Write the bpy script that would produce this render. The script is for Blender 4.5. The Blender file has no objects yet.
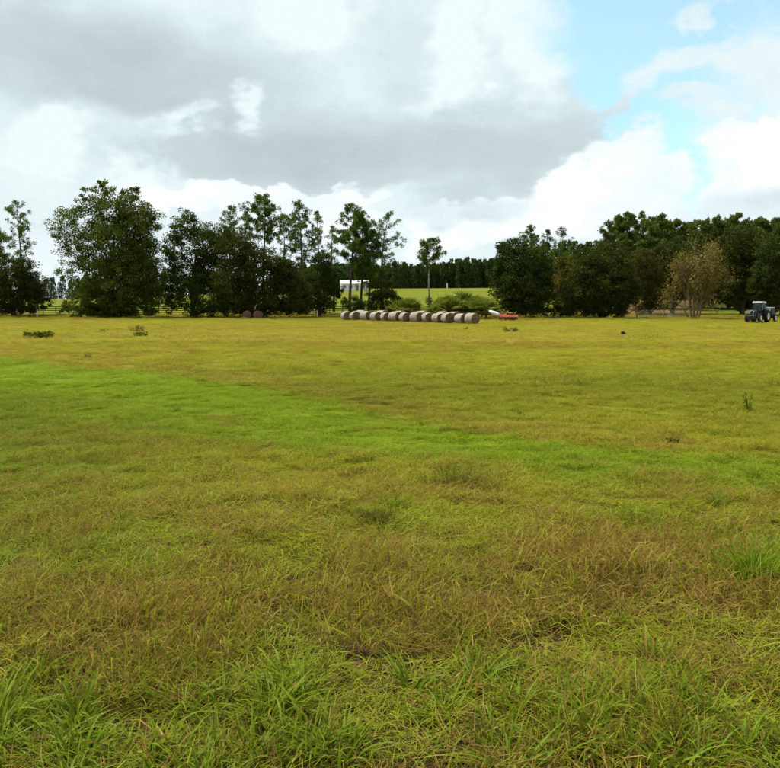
import bpy, bmesh, math, random
import numpy as np
from mathutils import Vector, Matrix, Euler

# ------------------------------------------------------------------ camera model
SC = bpy.context.scene
COL = SC.collection
W0, H0, FPX, HOR, CAMH = 780.0, 768.0, 830.0, 312.0, 1.65
PITCH = math.atan((H0 / 2 - HOR) / FPX)

cam_data = bpy.data.cameras.new('camera')
cam_data.sensor_fit = 'HORIZONTAL'
cam_data.sensor_width = 36.0
cam_data.lens = 36.0 * FPX / W0
cam_data.clip_start = 0.05
cam_data.clip_end = 8000
cam = bpy.data.objects.new('camera', cam_data)
COL.objects.link(cam)
cam.location = (0, 0, CAMH)
cam.rotation_euler = (math.pi / 2 - PITCH, 0, 0)
SC.camera = cam


def ray(px, py):
    X, Y = (px - W0 / 2) / FPX, (H0 / 2 - py) / FPX
    cp, sp = math.cos(PITCH), math.sin(PITCH)
    return Vector((X, cp + Y * sp, -sp + Y * cp))


def at(px, py, D):
    d = ray(px, py)
    return Vector((0, 0, CAMH)) + d * (D / d.y)


def uv_of(px, py):
    d = ray(px, py).normalized()
    return math.atan2(d.x, d.y), math.asin(d.z)


# ------------------------------------------------------------------ world, sun, exposure
SUN_AZ, SUN_EL = math.radians(-60), math.radians(58)   # azimuth clockwise from +Y
world = bpy.data.worlds.new('World')
SC.world = world
world.use_nodes = True
world.cycles.sampling_method = 'MANUAL'
world.cycles.sample_map_resolution = 256


class NT:
    """small node-tree helper"""
    def __init__(self, tree):
        self.t = tree
        self.n = tree.nodes
        self.l = tree.links

    def node(self, kind, **kw):
        nd = self.n.new(kind)
        for k, v in kw.items():
            setattr(nd, k, v)
        return nd

    def put(self, sock, v):
        if isinstance(v, bpy.types.NodeSocket):
            self.l.new(v, sock)
        elif v is not None:
            sock.default_value = v

    def math(self, op, a, b=None, c=None, clamp=False):
        nd = self.node('ShaderNodeMath', operation=op)
        nd.use_clamp = clamp
        self.put(nd.inputs[0], a)
        if b is not None:
            self.put(nd.inputs[1], b)
        if c is not None:
            self.put(nd.inputs[2], c)
        return nd.outputs[0]

    def vmath(self, op, a, b=None):
        nd = self.node('ShaderNodeVectorMath', operation=op)
        self.put(nd.inputs[0], a)
        if b is not None:
            self.put(nd.inputs[1], b)
        return nd.outputs['Value'] if op in ('LENGTH', 'DOT_PRODUCT', 'DISTANCE') else nd.outputs[0]

    def smooth(self, v, lo, hi, a=0.0, b=1.0):
        nd = self.node('ShaderNodeMapRange', interpolation_type='SMOOTHSTEP')
        self.put(nd.inputs[0], v)
        nd.inputs[1].default_value = lo
        nd.inputs[2].default_value = hi
        nd.inputs[3].default_value = a
        nd.inputs[4].default_value = b
        return nd.outputs[0]

    def noise(self, vec, scale, detail=4, rough=0.5, dist=0.0, col=False):
        nd = self.node('ShaderNodeTexNoise')
        if vec is not None:
            self.put(nd.inputs['Vector'], vec)
        nd.inputs['Scale'].default_value = scale
        nd.inputs['Detail'].default_value = detail
        nd.inputs['Roughness'].default_value = rough
        nd.inputs['Distortion'].default_value = dist
        return nd.outputs['Color'] if col else nd.outputs[0]

    def mix(self, f, a, b, mode='MIX'):
        nd = self.node('ShaderNodeMix', data_type='RGBA', blend_type=mode)
        self.put(nd.inputs[0], f)
        self.put(nd.inputs[6], a)
        self.put(nd.inputs[7], b)
        return nd.outputs[2]


def c4(c, k=1.0):
    return (c[0] * k, c[1] * k, c[2] * k, 1.0)


def build_sky():
    g = NT(world.node_tree)
    g.n.clear()
    out = g.node('ShaderNodeOutputWorld')
    sky = g.node('ShaderNodeTexSky', sky_type='NISHITA')
    sky.sun_disc = False
    sky.sun_elevation = SUN_EL
    sky.sun_rotation = SUN_AZ
    sky.air_density = 1.0
    sky.dust_density = 0.6
    sky.ozone_density = 1.5
    tc = g.node('ShaderNodeTexCoord')
    d = g.vmath('NORMALIZE', tc.outputs['Generated'])
    sep = g.node('ShaderNodeSeparateXYZ')
    g.l.new(d, sep.inputs[0])
    dx, dy, dz = sep.outputs
    u = g.math('ARCTAN2', dx, dy)
    v = g.math('ARCSINE', dz)
    # noises live on the direction sphere, slightly stretched sideways
    dd = g.vmath('MULTIPLY', d, (1.0, 1.0, 1.7))
    wc = g.noise(dd, 5.5, 4, 0.58, col=True)
    wf = g.noise(dd, 21.0, 5, 0.62, col=True)

    def sub(c, k):
        a = g.vmath('SUBTRACT', c, (0.5, 0.5, 0.5))
        return g.vmath('MULTIPLY', a, (k, k, k))
    cb = g.node('ShaderNodeCombineXYZ')
    g.l.new(u, cb.inputs[0])
    g.l.new(v, cb.inputs[1])
    uv = cb.outputs[0]
    flat = g.vmath('MULTIPLY', g.vmath('ADD', g.vmath('ADD', uv, sub(wc, 0.16)), sub(wf, 0.060)), (1, 1, 0))
    soft = g.vmath('MULTIPLY', g.vmath('ADD', uv, sub(wc, 0.12)), (1, 1, 0))

    def ell(co, px, py, rx, ry, ang=0):
        cu, cv = uv_of(px, py)
        mp = g.node('ShaderNodeMapping', vector_type='TEXTURE')
        g.l.new(co, mp.inputs[0])
        mp.inputs['Location'].default_value = (cu, cv, 0)
        mp.inputs['Rotation'].default_value = (0, 0, math.radians(ang))
        mp.inputs['Scale'].default_value = (rx / FPX, ry / FPX, 1)
        return g.math('SUBTRACT', 1.0, g.vmath('LENGTH', mp.outputs[0]))

    def mx(vals, op='MAXIMUM'):
        r = vals[0]
        for q in vals[1:]:
            r = g.math(op, r, q)
        return r
    s1 = g.node('ShaderNodeSeparateXYZ')
    g.l.new(wc, s1.inputs[0])
    s2 = g.node('ShaderNodeSeparateXYZ')
    g.l.new(wf, s2.inputs[0])
    fb = g.math('ADD', g.math('MULTIPLY', s1.outputs[2], .8), g.math('MULTIPLY', s2.outputs[2], .2))
    fb2 = g.math('ADD', g.math('MULTIPLY', s1.outputs[0], .5), g.math('MULTIPLY', s2.outputs[2], .5))
    fb3 = g.noise(dd, 2.6, 2, 0.5)

    # grey overhead deck: how thick (dark) the cloud is
    grey = [ell(soft, 90, 62, 215, 58, -3), ell(soft, 150, 105, 170, 24, -4), ell(soft, 300, 152, 175, 46, 3),
            ell(soft, 480, 150, 150, 42, 6), ell(soft, 505, 105, 110, 40, 12), ell(soft, 400, 65, 75, 60, -30),
            ell(soft, 455, 196, 70, 18, 8), ell(soft, 380, 182, 60, 14, 0)]
    gk = [.95, 0.95, 1.0, 0.9, 0.55, 0.35, 0.6, 0.7]
    gsum = None
    for e, k in zip(grey, gk):
        s = g.math('MULTIPLY', g.smooth(e, -0.45, 0.75), k)
        gsum = s if gsum is None else g.math('MAXIMUM', gsum, s)
    # bright thin gaps inside the deck
    gaps = [ell(flat, 318, 8, 40, 28, 0), ell(flat, 462, 36, 22, 60, -28), ell(flat, 190, 122, 36, 13, 22),
            ell(flat, 50, 143, 34, 20, 15), ell(flat, 262, 98, 22, 12, 35), ell(flat, 150, 185, 40, 20),
            ell(flat, 535, 30, 26, 50, 0)]
    gap = g.smooth(mx(gaps), -0.6, 0.75)
    # other parts of the sky dome: the same kind of broken deck from noise alone
    front = g.smooth(g.vmath('LENGTH', g.vmath('MULTIPLY', g.vmath('SUBTRACT', uv, (0.0, 0.2, 0)), (1.0, 1.4, 0))), 0.55, 0.95)
    gen = g.smooth(fb3, 0.40, 0.62)
    thick = g.math('ADD', g.math('MULTIPLY', gsum, g.math('SUBTRACT', 1.0, front)), g.math('MULTIPLY', gen, front))
    thick = g.math('ADD', thick, g.math('MULTIPLY', g.math('SUBTRACT', fb, 0.5), 0.8))
    thick = g.math('ADD', thick, g.math('MULTIPLY', g.math('SUBTRACT', fb2, 0.5), 0.75))
    thick = g.math('ADD', g.math('MULTIPLY', thick, .72), 0.16)
    thick = g.math('SUBTRACT', thick, g.math('MULTIPLY', gap, 0.60), clamp=True)

    ramp = g.node('ShaderNodeValToRGB')
    g.l.new(thick, ramp.inputs[0])
    el = ramp.color_ramp.elements
    el[0].position, el[0].color = 0.0, c4((0.385, 0.430, 0.438))
    el[1].position, el[1].color = 1.0, c4((0.228, 0.260, 0.276))
    e = el.new(0.25); e.color = c4((0.340, 0.393, 0.402))
    e = el.new(0.55); e.color = c4((0.278, 0.325, 0.336))
    deck = ramp.outputs[0]

    # clear blue windows
    blue = [ell(flat, 640, 10, 95, 62, 8), ell(flat, 612, 70, 42, 60, 10), ell(flat, 652, 150, 60, 40, -12),
            ell(flat, 735, 22, 70, 26, 8), ell(flat, 690, 95, 70, 22, -8)]
    bl = g.math('MULTIPLY', g.smooth(mx(blue), -0.22, 0.45), g.math('SUBTRACT', 1.0, front))
    bl = g.math('MAXIMUM', bl, g.math('MULTIPLY', g.smooth(fb, 0.60, 0.70), front))
    wisps = [ell(flat, 622, 112, 38, 13, 22), ell(flat, 705, 52, 40, 16, 20), ell(flat, 690, 8, 26, 12, 0),
             ell(flat, 580, 118, 34, 16, 0), ell(flat, 765, 70, 46, 50, 30), ell(flat, 665, 75, 40, 24, 20),
             ell(flat, 715, 112, 34, 10, 10)]
    wk = g.math('MULTIPLY', g.smooth(g.math('ADD', mx(wisps), g.math('MULTIPLY', g.math('SUBTRACT', fb2, 0.5), 1.1)), -0.15, 0.7), 0.85)
    bl = g.math('MULTIPLY', bl, g.math('SUBTRACT', 1.0, wk))
    bl = g.math('MULTIPLY', bl, 0.74)

    # bright cumulus low over the horizon
    cum = [ell(flat, 600, 205, 82, 58, 10), ell(flat, 520, 222, 70, 34, 12), ell(flat, 450, 238, 60, 24, 8),
           ell(flat, 785, 155, 74, 36, 8), ell(flat, 655, 212, 46, 20, 0),
           ell(flat, 180, 205, 70, 22, -4), ell(flat, 290, 212, 80, 26, 2),
           ell(flat, 60, 240, 40, 16, 0), ell(flat, 740, 218, 50, 10, 0)]
    cm = g.smooth(mx(cum), -0.12, 0.12)
    # generic bright bank near the horizon on the other sides
    bank = g.math('MULTIPLY', g.smooth(g.math('ADD', fb2, g.math('MULTIPLY', v, -0.9)), 0.36, 0.48), front)
    bank = g.math('MULTIPLY', bank, g.smooth(v, 0.45, 0.2))
    cm = g.math('MAXIMUM', cm, bank)
    # shaded flanks of the cumulus
    cdark = [ell(soft, 745, 200, 70, 20, 0), ell(soft, 560, 250, 80, 16, 6), ell(soft, 420, 222, 40, 14, 0),
             ell(soft, 680, 228, 40, 14), ell(soft, 30, 205, 70, 40), ell(soft, 470, 215, 60, 12, 14)]
    cd = g.smooth(g.math('ADD', mx(cdark), g.math('MULTIPLY', g.math('SUBTRACT', fb2, 0.5), 1.6)), -0.35, 0.7)
    ccol = g.mix(cd, c4((0.465, 0.490, 0.497)), c4((0.285, 0.335, 0.352)))
    ccol = g.mix(g.math('MULTIPLY', g.smooth(fb, .42, .60), .75), ccol, c4((0.36, 0.405, 0.42)))
    skycol = g.mix(1.0, sky.outputs[0], c4((0.9, 1.12, 1.0)), 'MULTIPLY')
    bg1 = g.node('ShaderNodeBackground')
    g.put(bg1.inputs[0], skycol)
    bg1.inputs[1].default_value = 0.10
    cloud = g.mix(cm, deck, ccol)
    bg2 = g.node('ShaderNodeBackground')
    g.put(bg2.inputs[0], cloud)
    bg2.inputs[1].default_value = 1.0
    blm = g.math('MULTIPLY', bl, g.math('SUBTRACT', 1.0, cm))
    ms = g.node('ShaderNodeMixShader')
    g.put(ms.inputs[0], blm)
    g.l.new(bg2.outputs[0], ms.inputs[1])
    g.l.new(bg1.outputs[0], ms.inputs[2])
    g.l.new(ms.outputs[0], out.inputs[0])


build_sky()
sun_data = bpy.data.lights.new('sun', 'SUN')
sun_data.energy = 3.4
sun_data.angle = math.radians(10)
sun_data.color = (1.0, 0.95, 0.86)
sun = bpy.data.objects.new('sun', sun_data)
COL.objects.link(sun)
sv = Vector((math.sin(SUN_AZ) * math.cos(SUN_EL), math.cos(SUN_AZ) * math.cos(SUN_EL), math.sin(SUN_EL)))
sun.rotation_euler = sv.to_track_quat('Z', 'Y').to_euler()
sun.location = (-60, 40, 90)
vs = SC.view_settings
vs.view_transform = 'Standard'
vs.look = 'None'
vs.gamma = 1.0
vs.exposure = 1.2
vs.use_curve_mapping = False
SC.cycles.max_bounces = 4
SC.cycles.diffuse_bounces = 2
SC.cycles.transmission_bounces = 2
SC.cycles.use_adaptive_sampling = True
SC.cycles.adaptive_threshold = 0.03
SC.cycles.transparent_max_bounces = 4
SC.cycles.use_denoising = True

# ------------------------------------------------------------------ numeric helpers
RNG = np.random.default_rng(7)


def _hash(ix, iy, s):
    h = (ix.astype(np.int64) * 374761393 + iy.astype(np.int64) * 668265263 + s * 1442695041) & 0xFFFFFFFF
    h = ((h ^ (h >> 13)) * 1274126177) & 0xFFFFFFFF
    return ((h ^ (h >> 16)) & 0xFFFF) / 65535.0


def vnoise(x, y, s=0):
    x0, y0 = np.floor(x), np.floor(y)
    fx, fy = x - x0, y - y0
    fx, fy = fx * fx * (3 - 2 * fx), fy * fy * (3 - 2 * fy)
    a, b = _hash(x0, y0, s), _hash(x0 + 1, y0, s)
    c, d = _hash(x0, y0 + 1, s), _hash(x0 + 1, y0 + 1, s)
    return (a + (b - a) * fx) * (1 - fy) + (c + (d - c) * fx) * fy


def fbm(x, y, s=0, o=4):
    r, a, t = 0, 0.5, 0
    for i in range(o):
        r = r + a * vnoise(x * 2 ** i, y * 2 ** i, s + i * 17)
        t += a
        a *= 0.55
    return r / t


def sstep(x, a, b):
    t = np.clip((x - a) / (b - a), 0, 1)
    return t * t * (3 - 2 * t)


TY = np.array([-60, 0, 95, 109, 117, 125, 140, 160, 200, 340, 500, 580, 900, 4000], float)
TZ = np.array([0, 0, 0, 0.03, .22, .40, .66, 1.5, 3.8, 10.8, 16, 17, 17.5, 19], float)


def hill(x, y):
    z = np.interp(y, TY, TZ)
    k = np.interp(x, [-260, -130, -40, 60, 260], [.5, .6, .95, 1.0, .85])
    return np.where(y > 150, 1.08 + (z - 1.08) * k, z)


MOUNDS = [(0.52, 8.5, 0.42, 0.3, 0.10), (-1.0, 7.2, 0.5, 0.35, 0.05), (1.3, 5.2, .4, .3, .05), (-2.0, 9.3, .7, .4, .06)]


def ground(x, y):
    x, y = np.asarray(x, float), np.asarray(y, float)
    z = hill(x, y)
    fade = np.exp(-np.maximum(y - 60, 0) / 40.0)
    z = z + (fbm(x / 4.5, y / 4.5, 3, 2) - .5) * 0.16 * fade * sstep(np.hypot(x, y), 1.0, 5.0)
    z = z + (fbm(x / 1.0, y / 1.0, 5, 1) - .5) * 0.05 * np.exp(-np.maximum(y, 0) / 6.0)
    for mx_, my_, rx, ry, h in MOUNDS:
        z = z + h * np.exp(-((x - mx_) / rx) ** 2 - ((y - my_) / ry) ** 2)
    return z


def gz(x, y):
    return float(ground(np.array([x]), np.array([y]))[0])


# ---- what grows where in the pasture (ground coordinates, metres)
BAND_T = np.array([[-40, 52], [-13, 28.0], [-7, 22], [-3.2, 18], [-1.2, 15.2], [0, 13.0], [2.25, 10.0], [5.5, 8.4], [14, 6.5], [40, 4]], float)
BAND_B = np.array([[-40, 34], [-9, 15.5], [-5.2, 12.8], [-2.4, 11.2], [-0.8, 9.6], [.8, 8.4], [2.6, 7.2], [5.5, 6.6], [14, 5.2], [40, 3]], float)


def field(x, y):
    """lush (short vivid green), dry (share of dead straw), yel (yellowing), hgt (height factor)"""
    x, y = np.asarray(x, float), np.asarray(y, float)
    w = (fbm(x / 2.2, y / 2.2, 61, 3) - .5)
    top = np.interp(x, BAND_T[:, 0], BAND_T[:, 1]) + w * .05 * y
    bot = np.interp(x, BAND_B[:, 0], BAND_B[:, 1]) + w * .22 * y
    band = sstep(y, bot - .06 * y, bot + .22 * y) * (1 - sstep(y, top - .012 * y, top + .03 * y))
    band = band * (0.86 + .3 * fbm(x / 1.8, y / 1.8, 77, 3)) * np.interp(x, [-20, 0, 3, 7], [1, 1, .82, .5])
    n1 = fbm(x / 1.3, y / 1.3, 11, 4)
    n2 = fbm(x / 7.0, y / 11.0, 21, 4)
    n3 = fbm(x / .45, y / .45, 31, 3)
    nb = fbm(x / 16.0, y / 5.0, 41, 4)
    far = sstep(y, 13, 34)
    dry_n = sstep(n1 * .30 + n3 * .70, .40, .60)
    dry_f = sstep(n2 * .30 + nb * .35 + n1 * .35, .43, .58) * .62 + .05
    dry = dry_n * (.54 - .36 * sstep(y, 5, 9)) * (1 - far) + dry_f * far
    # straw-coloured fringe along the far side of the green swath
    fr = np.exp(-((y - top - .10 * y) / (.09 * y)) ** 2) * (x < 4)
    dry = np.maximum(dry, fr * (.15 + .6 * n1))
    dry = dry * (1 - .97 * np.clip(band, 0, 1))
    # brown patch right of the middle, brown scatter
    for cx, cy, rx, ry, k in ((1.6, 5.2, .9, .7, .20), (.6, 4.2, .7, .35, .20), (-1.6, 4.4, .6, .4, .12), (2.6, 4.3, .9, .5, .18), (-.9, 8.0, 1.0, .6, .3), (0.2, 8.6, .7, .3, .3)):
        dry = dry + k * np.exp(-((x - cx) / rx) ** 2 - ((y - cy) / ry) ** 2)
    lush = np.clip(band, 0, 1)
    for cx, cy, rx, ry, k in ((2.6, 5.7, .35, .4, .9), (1.95, 6.6, .35, .3, .7), (-.55, 3.2, .5, .35, .55), (.5, 3.15, .45, .35, .55), (-1.4, 3.05, .6, .35, .6), (1.3, 3.0, .5, .25, .4), (0.6, 8.35, .3, .2, .8), (-.2, 6.6, .35, .25, .4), (-1.9, 5.6, .6, .5, .35), (4.5, 8.5, 1.2, .8, .4)):
        e = k * np.exp(-((x - cx) / rx) ** 2 - ((y - cy) / ry) ** 2)
        lush = np.maximum(lush, e)
        dry = dry * (1 - .8 * e)
    far_edge = sstep(y, 122, 132)
    yel = np.clip(.26 + .20 * sstep(y, 4, 8) + .60 * far + (n2 - .5) * 1.2 - .5 * (1 - far) * (.5 - n3), 0, 1) * (1 - .75 * lush)
    hgt = (1.0 - .25 * lush * (y > 7.5)) * (0.35 + .6 * n1 + .95 * sstep(n3, .38, .62) * (1 - far)) * (1 - .2 * far)
    hgt = hgt * (1 - .38 * sstep(y, 4.2, 8.0)) * (1 + 2.4 * far_edge)
    dry = np.where(y > 150, dry * .2, dry)
    return np.clip(lush, 0, 1), np.clip(dry, 0, 1), yel, hgt


def mesh_np(name, V, F, attrs=None, mat=None, smooth=False):
    """V (n,3), F (m,k) constant k"""
    V = np.asarray(V, np.float32)
    F = np.asarray(F, np.int32)
    me = bpy.data.meshes.new(name)
    m, k = F.shape
    me.vertices.add(len(V))
    me.vertices.foreach_set('co', V.ravel())
    me.loops.add(m * k)
    me.loops.foreach_set('vertex_index', F.ravel())
    me.polygons.add(m)
    me.polygons.foreach_set('loop_start', np.arange(0, m * k, k, dtype=np.int32))
    me.polygons.foreach_set('loop_total', np.full(m, k, np.int32))
    if smooth:
        me.polygons.foreach_set('use_smooth', np.ones(m, bool))
    for an, av in (attrs or {}).items():
        a = me.attributes.new(an, 'FLOAT', 'POINT')
        a.data.foreach_set('value', np.asarray(av, np.float32))
    me.update(calc_edges=True)
    if mat:
        me.materials.append(mat)
    return me


def link(name, data=None, parent=None, loc=None, label=None, cat=None, group=None, kind=None):
    o = bpy.data.objects.new(name, data)
    COL.objects.link(o)
    if parent is not None:
        o.parent = parent
    if loc is not None:
        o.location = loc
    if label:
        o['label'] = label
    if cat:
        o['category'] = cat
    if group:
        o['group'] = group
    if kind:
        o['kind'] = kind
    return o


# ------------------------------------------------------------------ materials
def new_mat(name):
    m = bpy.data.materials.new(name)
    m.use_nodes = True
    g = NT(m.node_tree)
    g.n.clear()
    out = g.node('ShaderNodeOutputMaterial')
    return m, g, out


def plain(name, col, rough=0.6, metal=0.0, var=0.25, scale=8.0, bump=0.0, bscale=40.0, spec=0.3):
    m, g, out = new_mat(name)
    p = g.node('ShaderNodeBsdfPrincipled')
    tc = g.node('ShaderNodeTexCoord')
    n = g.noise(tc.outputs['Object'], scale, 5, 0.6)
    f = g.smooth(n, 0.3, 0.7)
    g.put(p.inputs['Base Color'], g.mix(f, c4(col, 1 - var), c4(col, 1 + var * .6)))
    p.inputs['Roughness'].default_value = rough
    p.inputs['Metallic'].default_value = metal
    p.inputs['Specular IOR Level'].default_value = spec
    if bump:
        b = g.node('ShaderNodeBump')
        b.inputs['Strength'].default_value = bump
        b.inputs['Distance'].default_value = 0.03
        g.put(b.inputs['Height'], g.noise(tc.outputs['Object'], bscale, 5, 0.65))
        g.l.new(b.outputs[0], p.inputs['Normal'])
    g.l.new(p.outputs[0], out.inputs[0])
    return m


def leaf_mat(name, dark, light, third=None, transl=0.3, third_share=0.15):
    """each leaf takes its own tint from its 'rnd' value and its clump's 'clump' value"""
    m, g, out = new_mat(name)
    a = g.node('ShaderNodeAttribute', attribute_name='rnd')
    b = g.node('ShaderNodeAttribute', attribute_name='clump')
    f = g.math('ADD', g.math('MULTIPLY', a.outputs['Fac'], .45), g.math('MULTIPLY', b.outputs['Fac'], .55))
    col = g.mix(f, c4(dark), c4(light))
    if third:
        sel = g.math('LESS_THAN', g.math('FRACT', g.math('ADD', g.math('MULTIPLY', a.outputs['Fac'], 7.3), b.outputs['Fac'])), third_share)
        col = g.mix(sel, col, c4(third))
    df = g.node('ShaderNodeBsdfDiffuse')
    g.put(df.inputs[0], col)
    tr = g.node('ShaderNodeBsdfTranslucent')
    g.put(tr.inputs[0], col)
    ms = g.node('ShaderNodeMixShader')
    ms.inputs[0].default_value = transl
    g.l.new(df.outputs[0], ms.inputs[1])
    g.l.new(tr.outputs[0], ms.inputs[2])
    g.l.new(ms.outputs[0], out.inputs[0])
    return m


LUSH = (0.180, 0.262, 0.010)
GREEN = (0.112, 0.168, 0.010)
YELLOW = (0.298, 0.284, 0.018)
STRAW = (0.300, 0.205, 0.040)
BROWN = (0.135, 0.074, 0.018)


def grass_mat(name, dry_lo, dry_hi, cools=0.0):
    m, g, out = new_mat(name)
    def inst(n):
        return g.node('ShaderNodeAttribute', attribute_name=n, attribute_type='INSTANCER').outputs['Fac']
    rnd = g.node('ShaderNodeAttribute', attribute_name='rnd').outputs['Fac']
    rn2 = g.node('ShaderNodeAttribute', attribute_name='rnd2').outputs['Fac']
    t = g.node('ShaderNodeAttribute', attribute_name='t').outputs['Fac']
    dry, lush, yel = inst('dry'), inst('lush'), inst('yel')
    gr = g.mix(g.math('MULTIPLY', g.math('ADD', yel, g.math('MULTIPLY', g.math('SUBTRACT', rn2, .5), .7)), 1.0, clamp=True), c4(GREEN), c4(YELLOW))
    gr = g.mix(lush, gr, c4(LUSH))
    # some blades cooler green, some tips turning yellow
    gr = g.mix(g.math('MULTIPLY', g.smooth(rn2, .75, .95), .55), gr, c4((0.070, 0.150, 0.014)))
    gr = g.mix(g.math('MULTIPLY', g.smooth(t, .55, 1.0), g.math('MULTIPLY', rn2, .5)), gr, c4((.34, .28, .03)))
    st = g.mix(rn2, c4(STRAW), c4(BROWN))
    st = g.mix(g.smooth(rn2, .0, .12), c4((.38, .28, .085)), st)
    isdry = g.math('LESS_THAN', rnd, g.math('ADD', g.math('MULTIPLY', dry, dry_hi - dry_lo), dry_lo))
    col = g.mix(isdry, gr, st)
    df = g.node('ShaderNodeBsdfDiffuse')
    g.put(df.inputs[0], col)
    tr = g.node('ShaderNodeBsdfTranslucent')
    g.put(tr.inputs[0], col)
    ms = g.node('ShaderNodeMixShader')
    ms.inputs[0].default_value = 0.35
    g.l.new(df.outputs[0], ms.inputs[1])
    g.l.new(tr.outputs[0], ms.inputs[2])
    gl = g.node('ShaderNodeBsdfGlossy')
    gl.inputs['Roughness'].default_value = 0.45
    gl.inputs[0].default_value = (0.8, 0.85, 0.9, 1)
    m2 = g.node('ShaderNodeMixShader')
    m2.inputs[0].default_value = 0.004
    g.l.new(ms.outputs[0], m2.inputs[1])
    g.l.new(gl.outputs[0], m2.inputs[2])
    g.l.new(m2.outputs[0], out.inputs[0])
    return m


def ground_mat():
    m, g, out = new_mat('pasture_ground')
    geo = g.node('ShaderNodeNewGeometry')
    P = geo.outputs['Position']
    def at_(n):
        return g.node('ShaderNodeAttribute', attribute_name=n).outputs['Fac']
    dry, lush, yel, soil, red = at_('dry'), at_('lush'), at_('yel'), at_('soil'), at_('litter')
    n1 = g.noise(P, 0.9, 6, 0.6)
    n2 = g.noise(P, 14.0, 4, 0.6)
    gr = g.mix(yel, c4(GREEN), c4(YELLOW))
    gr = g.mix(lush, gr, c4(LUSH))
    gr = g.mix(g.math('MULTIPLY', dry, .8), gr, c4((.28, .18, .03)))
    gr = g.mix(1.0, gr, g.mix(g.smooth(n1, .3, .7), c4((.42, .44, .42)), c4((.68, .66, .60))), 'MULTIPLY')  # darkened all over: shade among the grass blades put into the ground colour
    so = g.mix(g.smooth(n2, .35, .65), c4((.020, .012, .006)), c4((.075, .043, .020)))
    col = g.mix(soil, gr, so)
    col = g.mix(red, col, g.mix(g.smooth(n1, .3, .7), c4((.11, .06, .028)), c4((.16, .095, .04))))
    p = g.node('ShaderNodeBsdfPrincipled')
    g.put(p.inputs['Base Color'], col)
    p.inputs['Roughness'].default_value = 0.95
    p.inputs['Specular IOR Level'].default_value = 0.05
    b = g.node('ShaderNodeBump')
    b.inputs['Strength'].default_value = 0.6
    b.inputs['Distance'].default_value = 0.05
    g.put(b.inputs['Height'], n2)
    g.l.new(b.outputs[0], p.inputs['Normal'])
    g.l.new(p.outputs[0], out.inputs[0])
    return m


M = {}
M['ground'] = ground_mat()
M['grass_near'] = grass_mat('grass_near', .05, .95)
M['grass_far'] = grass_mat('grass_far', .03, .80)
M['bark'] = plain('bark', (.065, .050, .038), .9, var=.45, scale=3, bump=.8, bscale=9)
M['pine_bark'] = plain('pine_bark', (.120, .085, .065), .9, var=.4, scale=2.5, bump=.8, bscale=8)
M['pale_bark'] = plain('pale_bark', (.27, .22, .17), .9, var=.35, scale=2.5, bump=.7, bscale=8)
M['grey_bark'] = plain('grey_bark', (.15, .118, .078), .9, var=.4, scale=2.5, bump=.7, bscale=8)
M['oak_leaf'] = leaf_mat('oak_leaf', (0.0219, 0.0413, 0.0073), (0.0921, 0.1307, 0.0208), transl=.28)
M['oak_leaf_light'] = leaf_mat('oak_leaf_light', (0.0324, 0.0594, 0.0086), (0.1386, 0.1716, 0.0264), transl=.32)
M['dark_leaf'] = leaf_mat('dark_leaf', (0.024, 0.031, 0.008), (0.074, 0.086, 0.018), transl=.22)
M['cedar_leaf'] = leaf_mat('cedar_leaf', (0.023, 0.038, 0.009), (0.07, 0.098, 0.02), transl=.2)
M['olive_leaf'] = leaf_mat('olive_leaf', (.055, .060, .010), (.13, .12, .022), (.15, .085, .022), .3, .25)
M['rust_leaf'] = leaf_mat('rust_leaf', (.045, .055, .012), (.09, .095, .020), (.12, .07, .022), .3, .2)
M['ochre_leaf'] = leaf_mat('ochre_leaf', (0.14, 0.11, 0.026), (0.25, 0.195, 0.05), (.08, .085, .016), .3, .25)
M['pine_needle'] = leaf_mat('pine_needle', (0.0297, 0.0648, 0.0095), (0.1237, 0.1898, 0.0297), transl=.3)
M['pine_needle_back'] = leaf_mat('pine_needle_back', (0.045, 0.075, 0.012), (0.125, 0.165, 0.024), transl=.3)
M['far_needle'] = leaf_mat('far_needle', (0.034, 0.058, 0.018), (0.07, 0.098, 0.028), transl=.25)
M['palm_leaf'] = leaf_mat('palm_leaf', (0.065, 0.105, 0.01), (0.23, 0.26, 0.034), (.17, .13, .05), .3, .10)
M['weed_leaf'] = leaf_mat('weed_leaf', (0.052, 0.08, 0.01), (0.125, 0.155, 0.02), transl=.3)
M['fence_wood'] = plain('fence_wood', (.016, .014, .012), .85, var=.4, scale=5, bump=.4)
M['post_wood'] = plain('post_wood', (.26, .21, .15), .85, var=.35, scale=6, bump=.5)
M['white_post'] = plain('white_post', (.62, .60, .55), .7, var=.2, scale=6)

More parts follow.
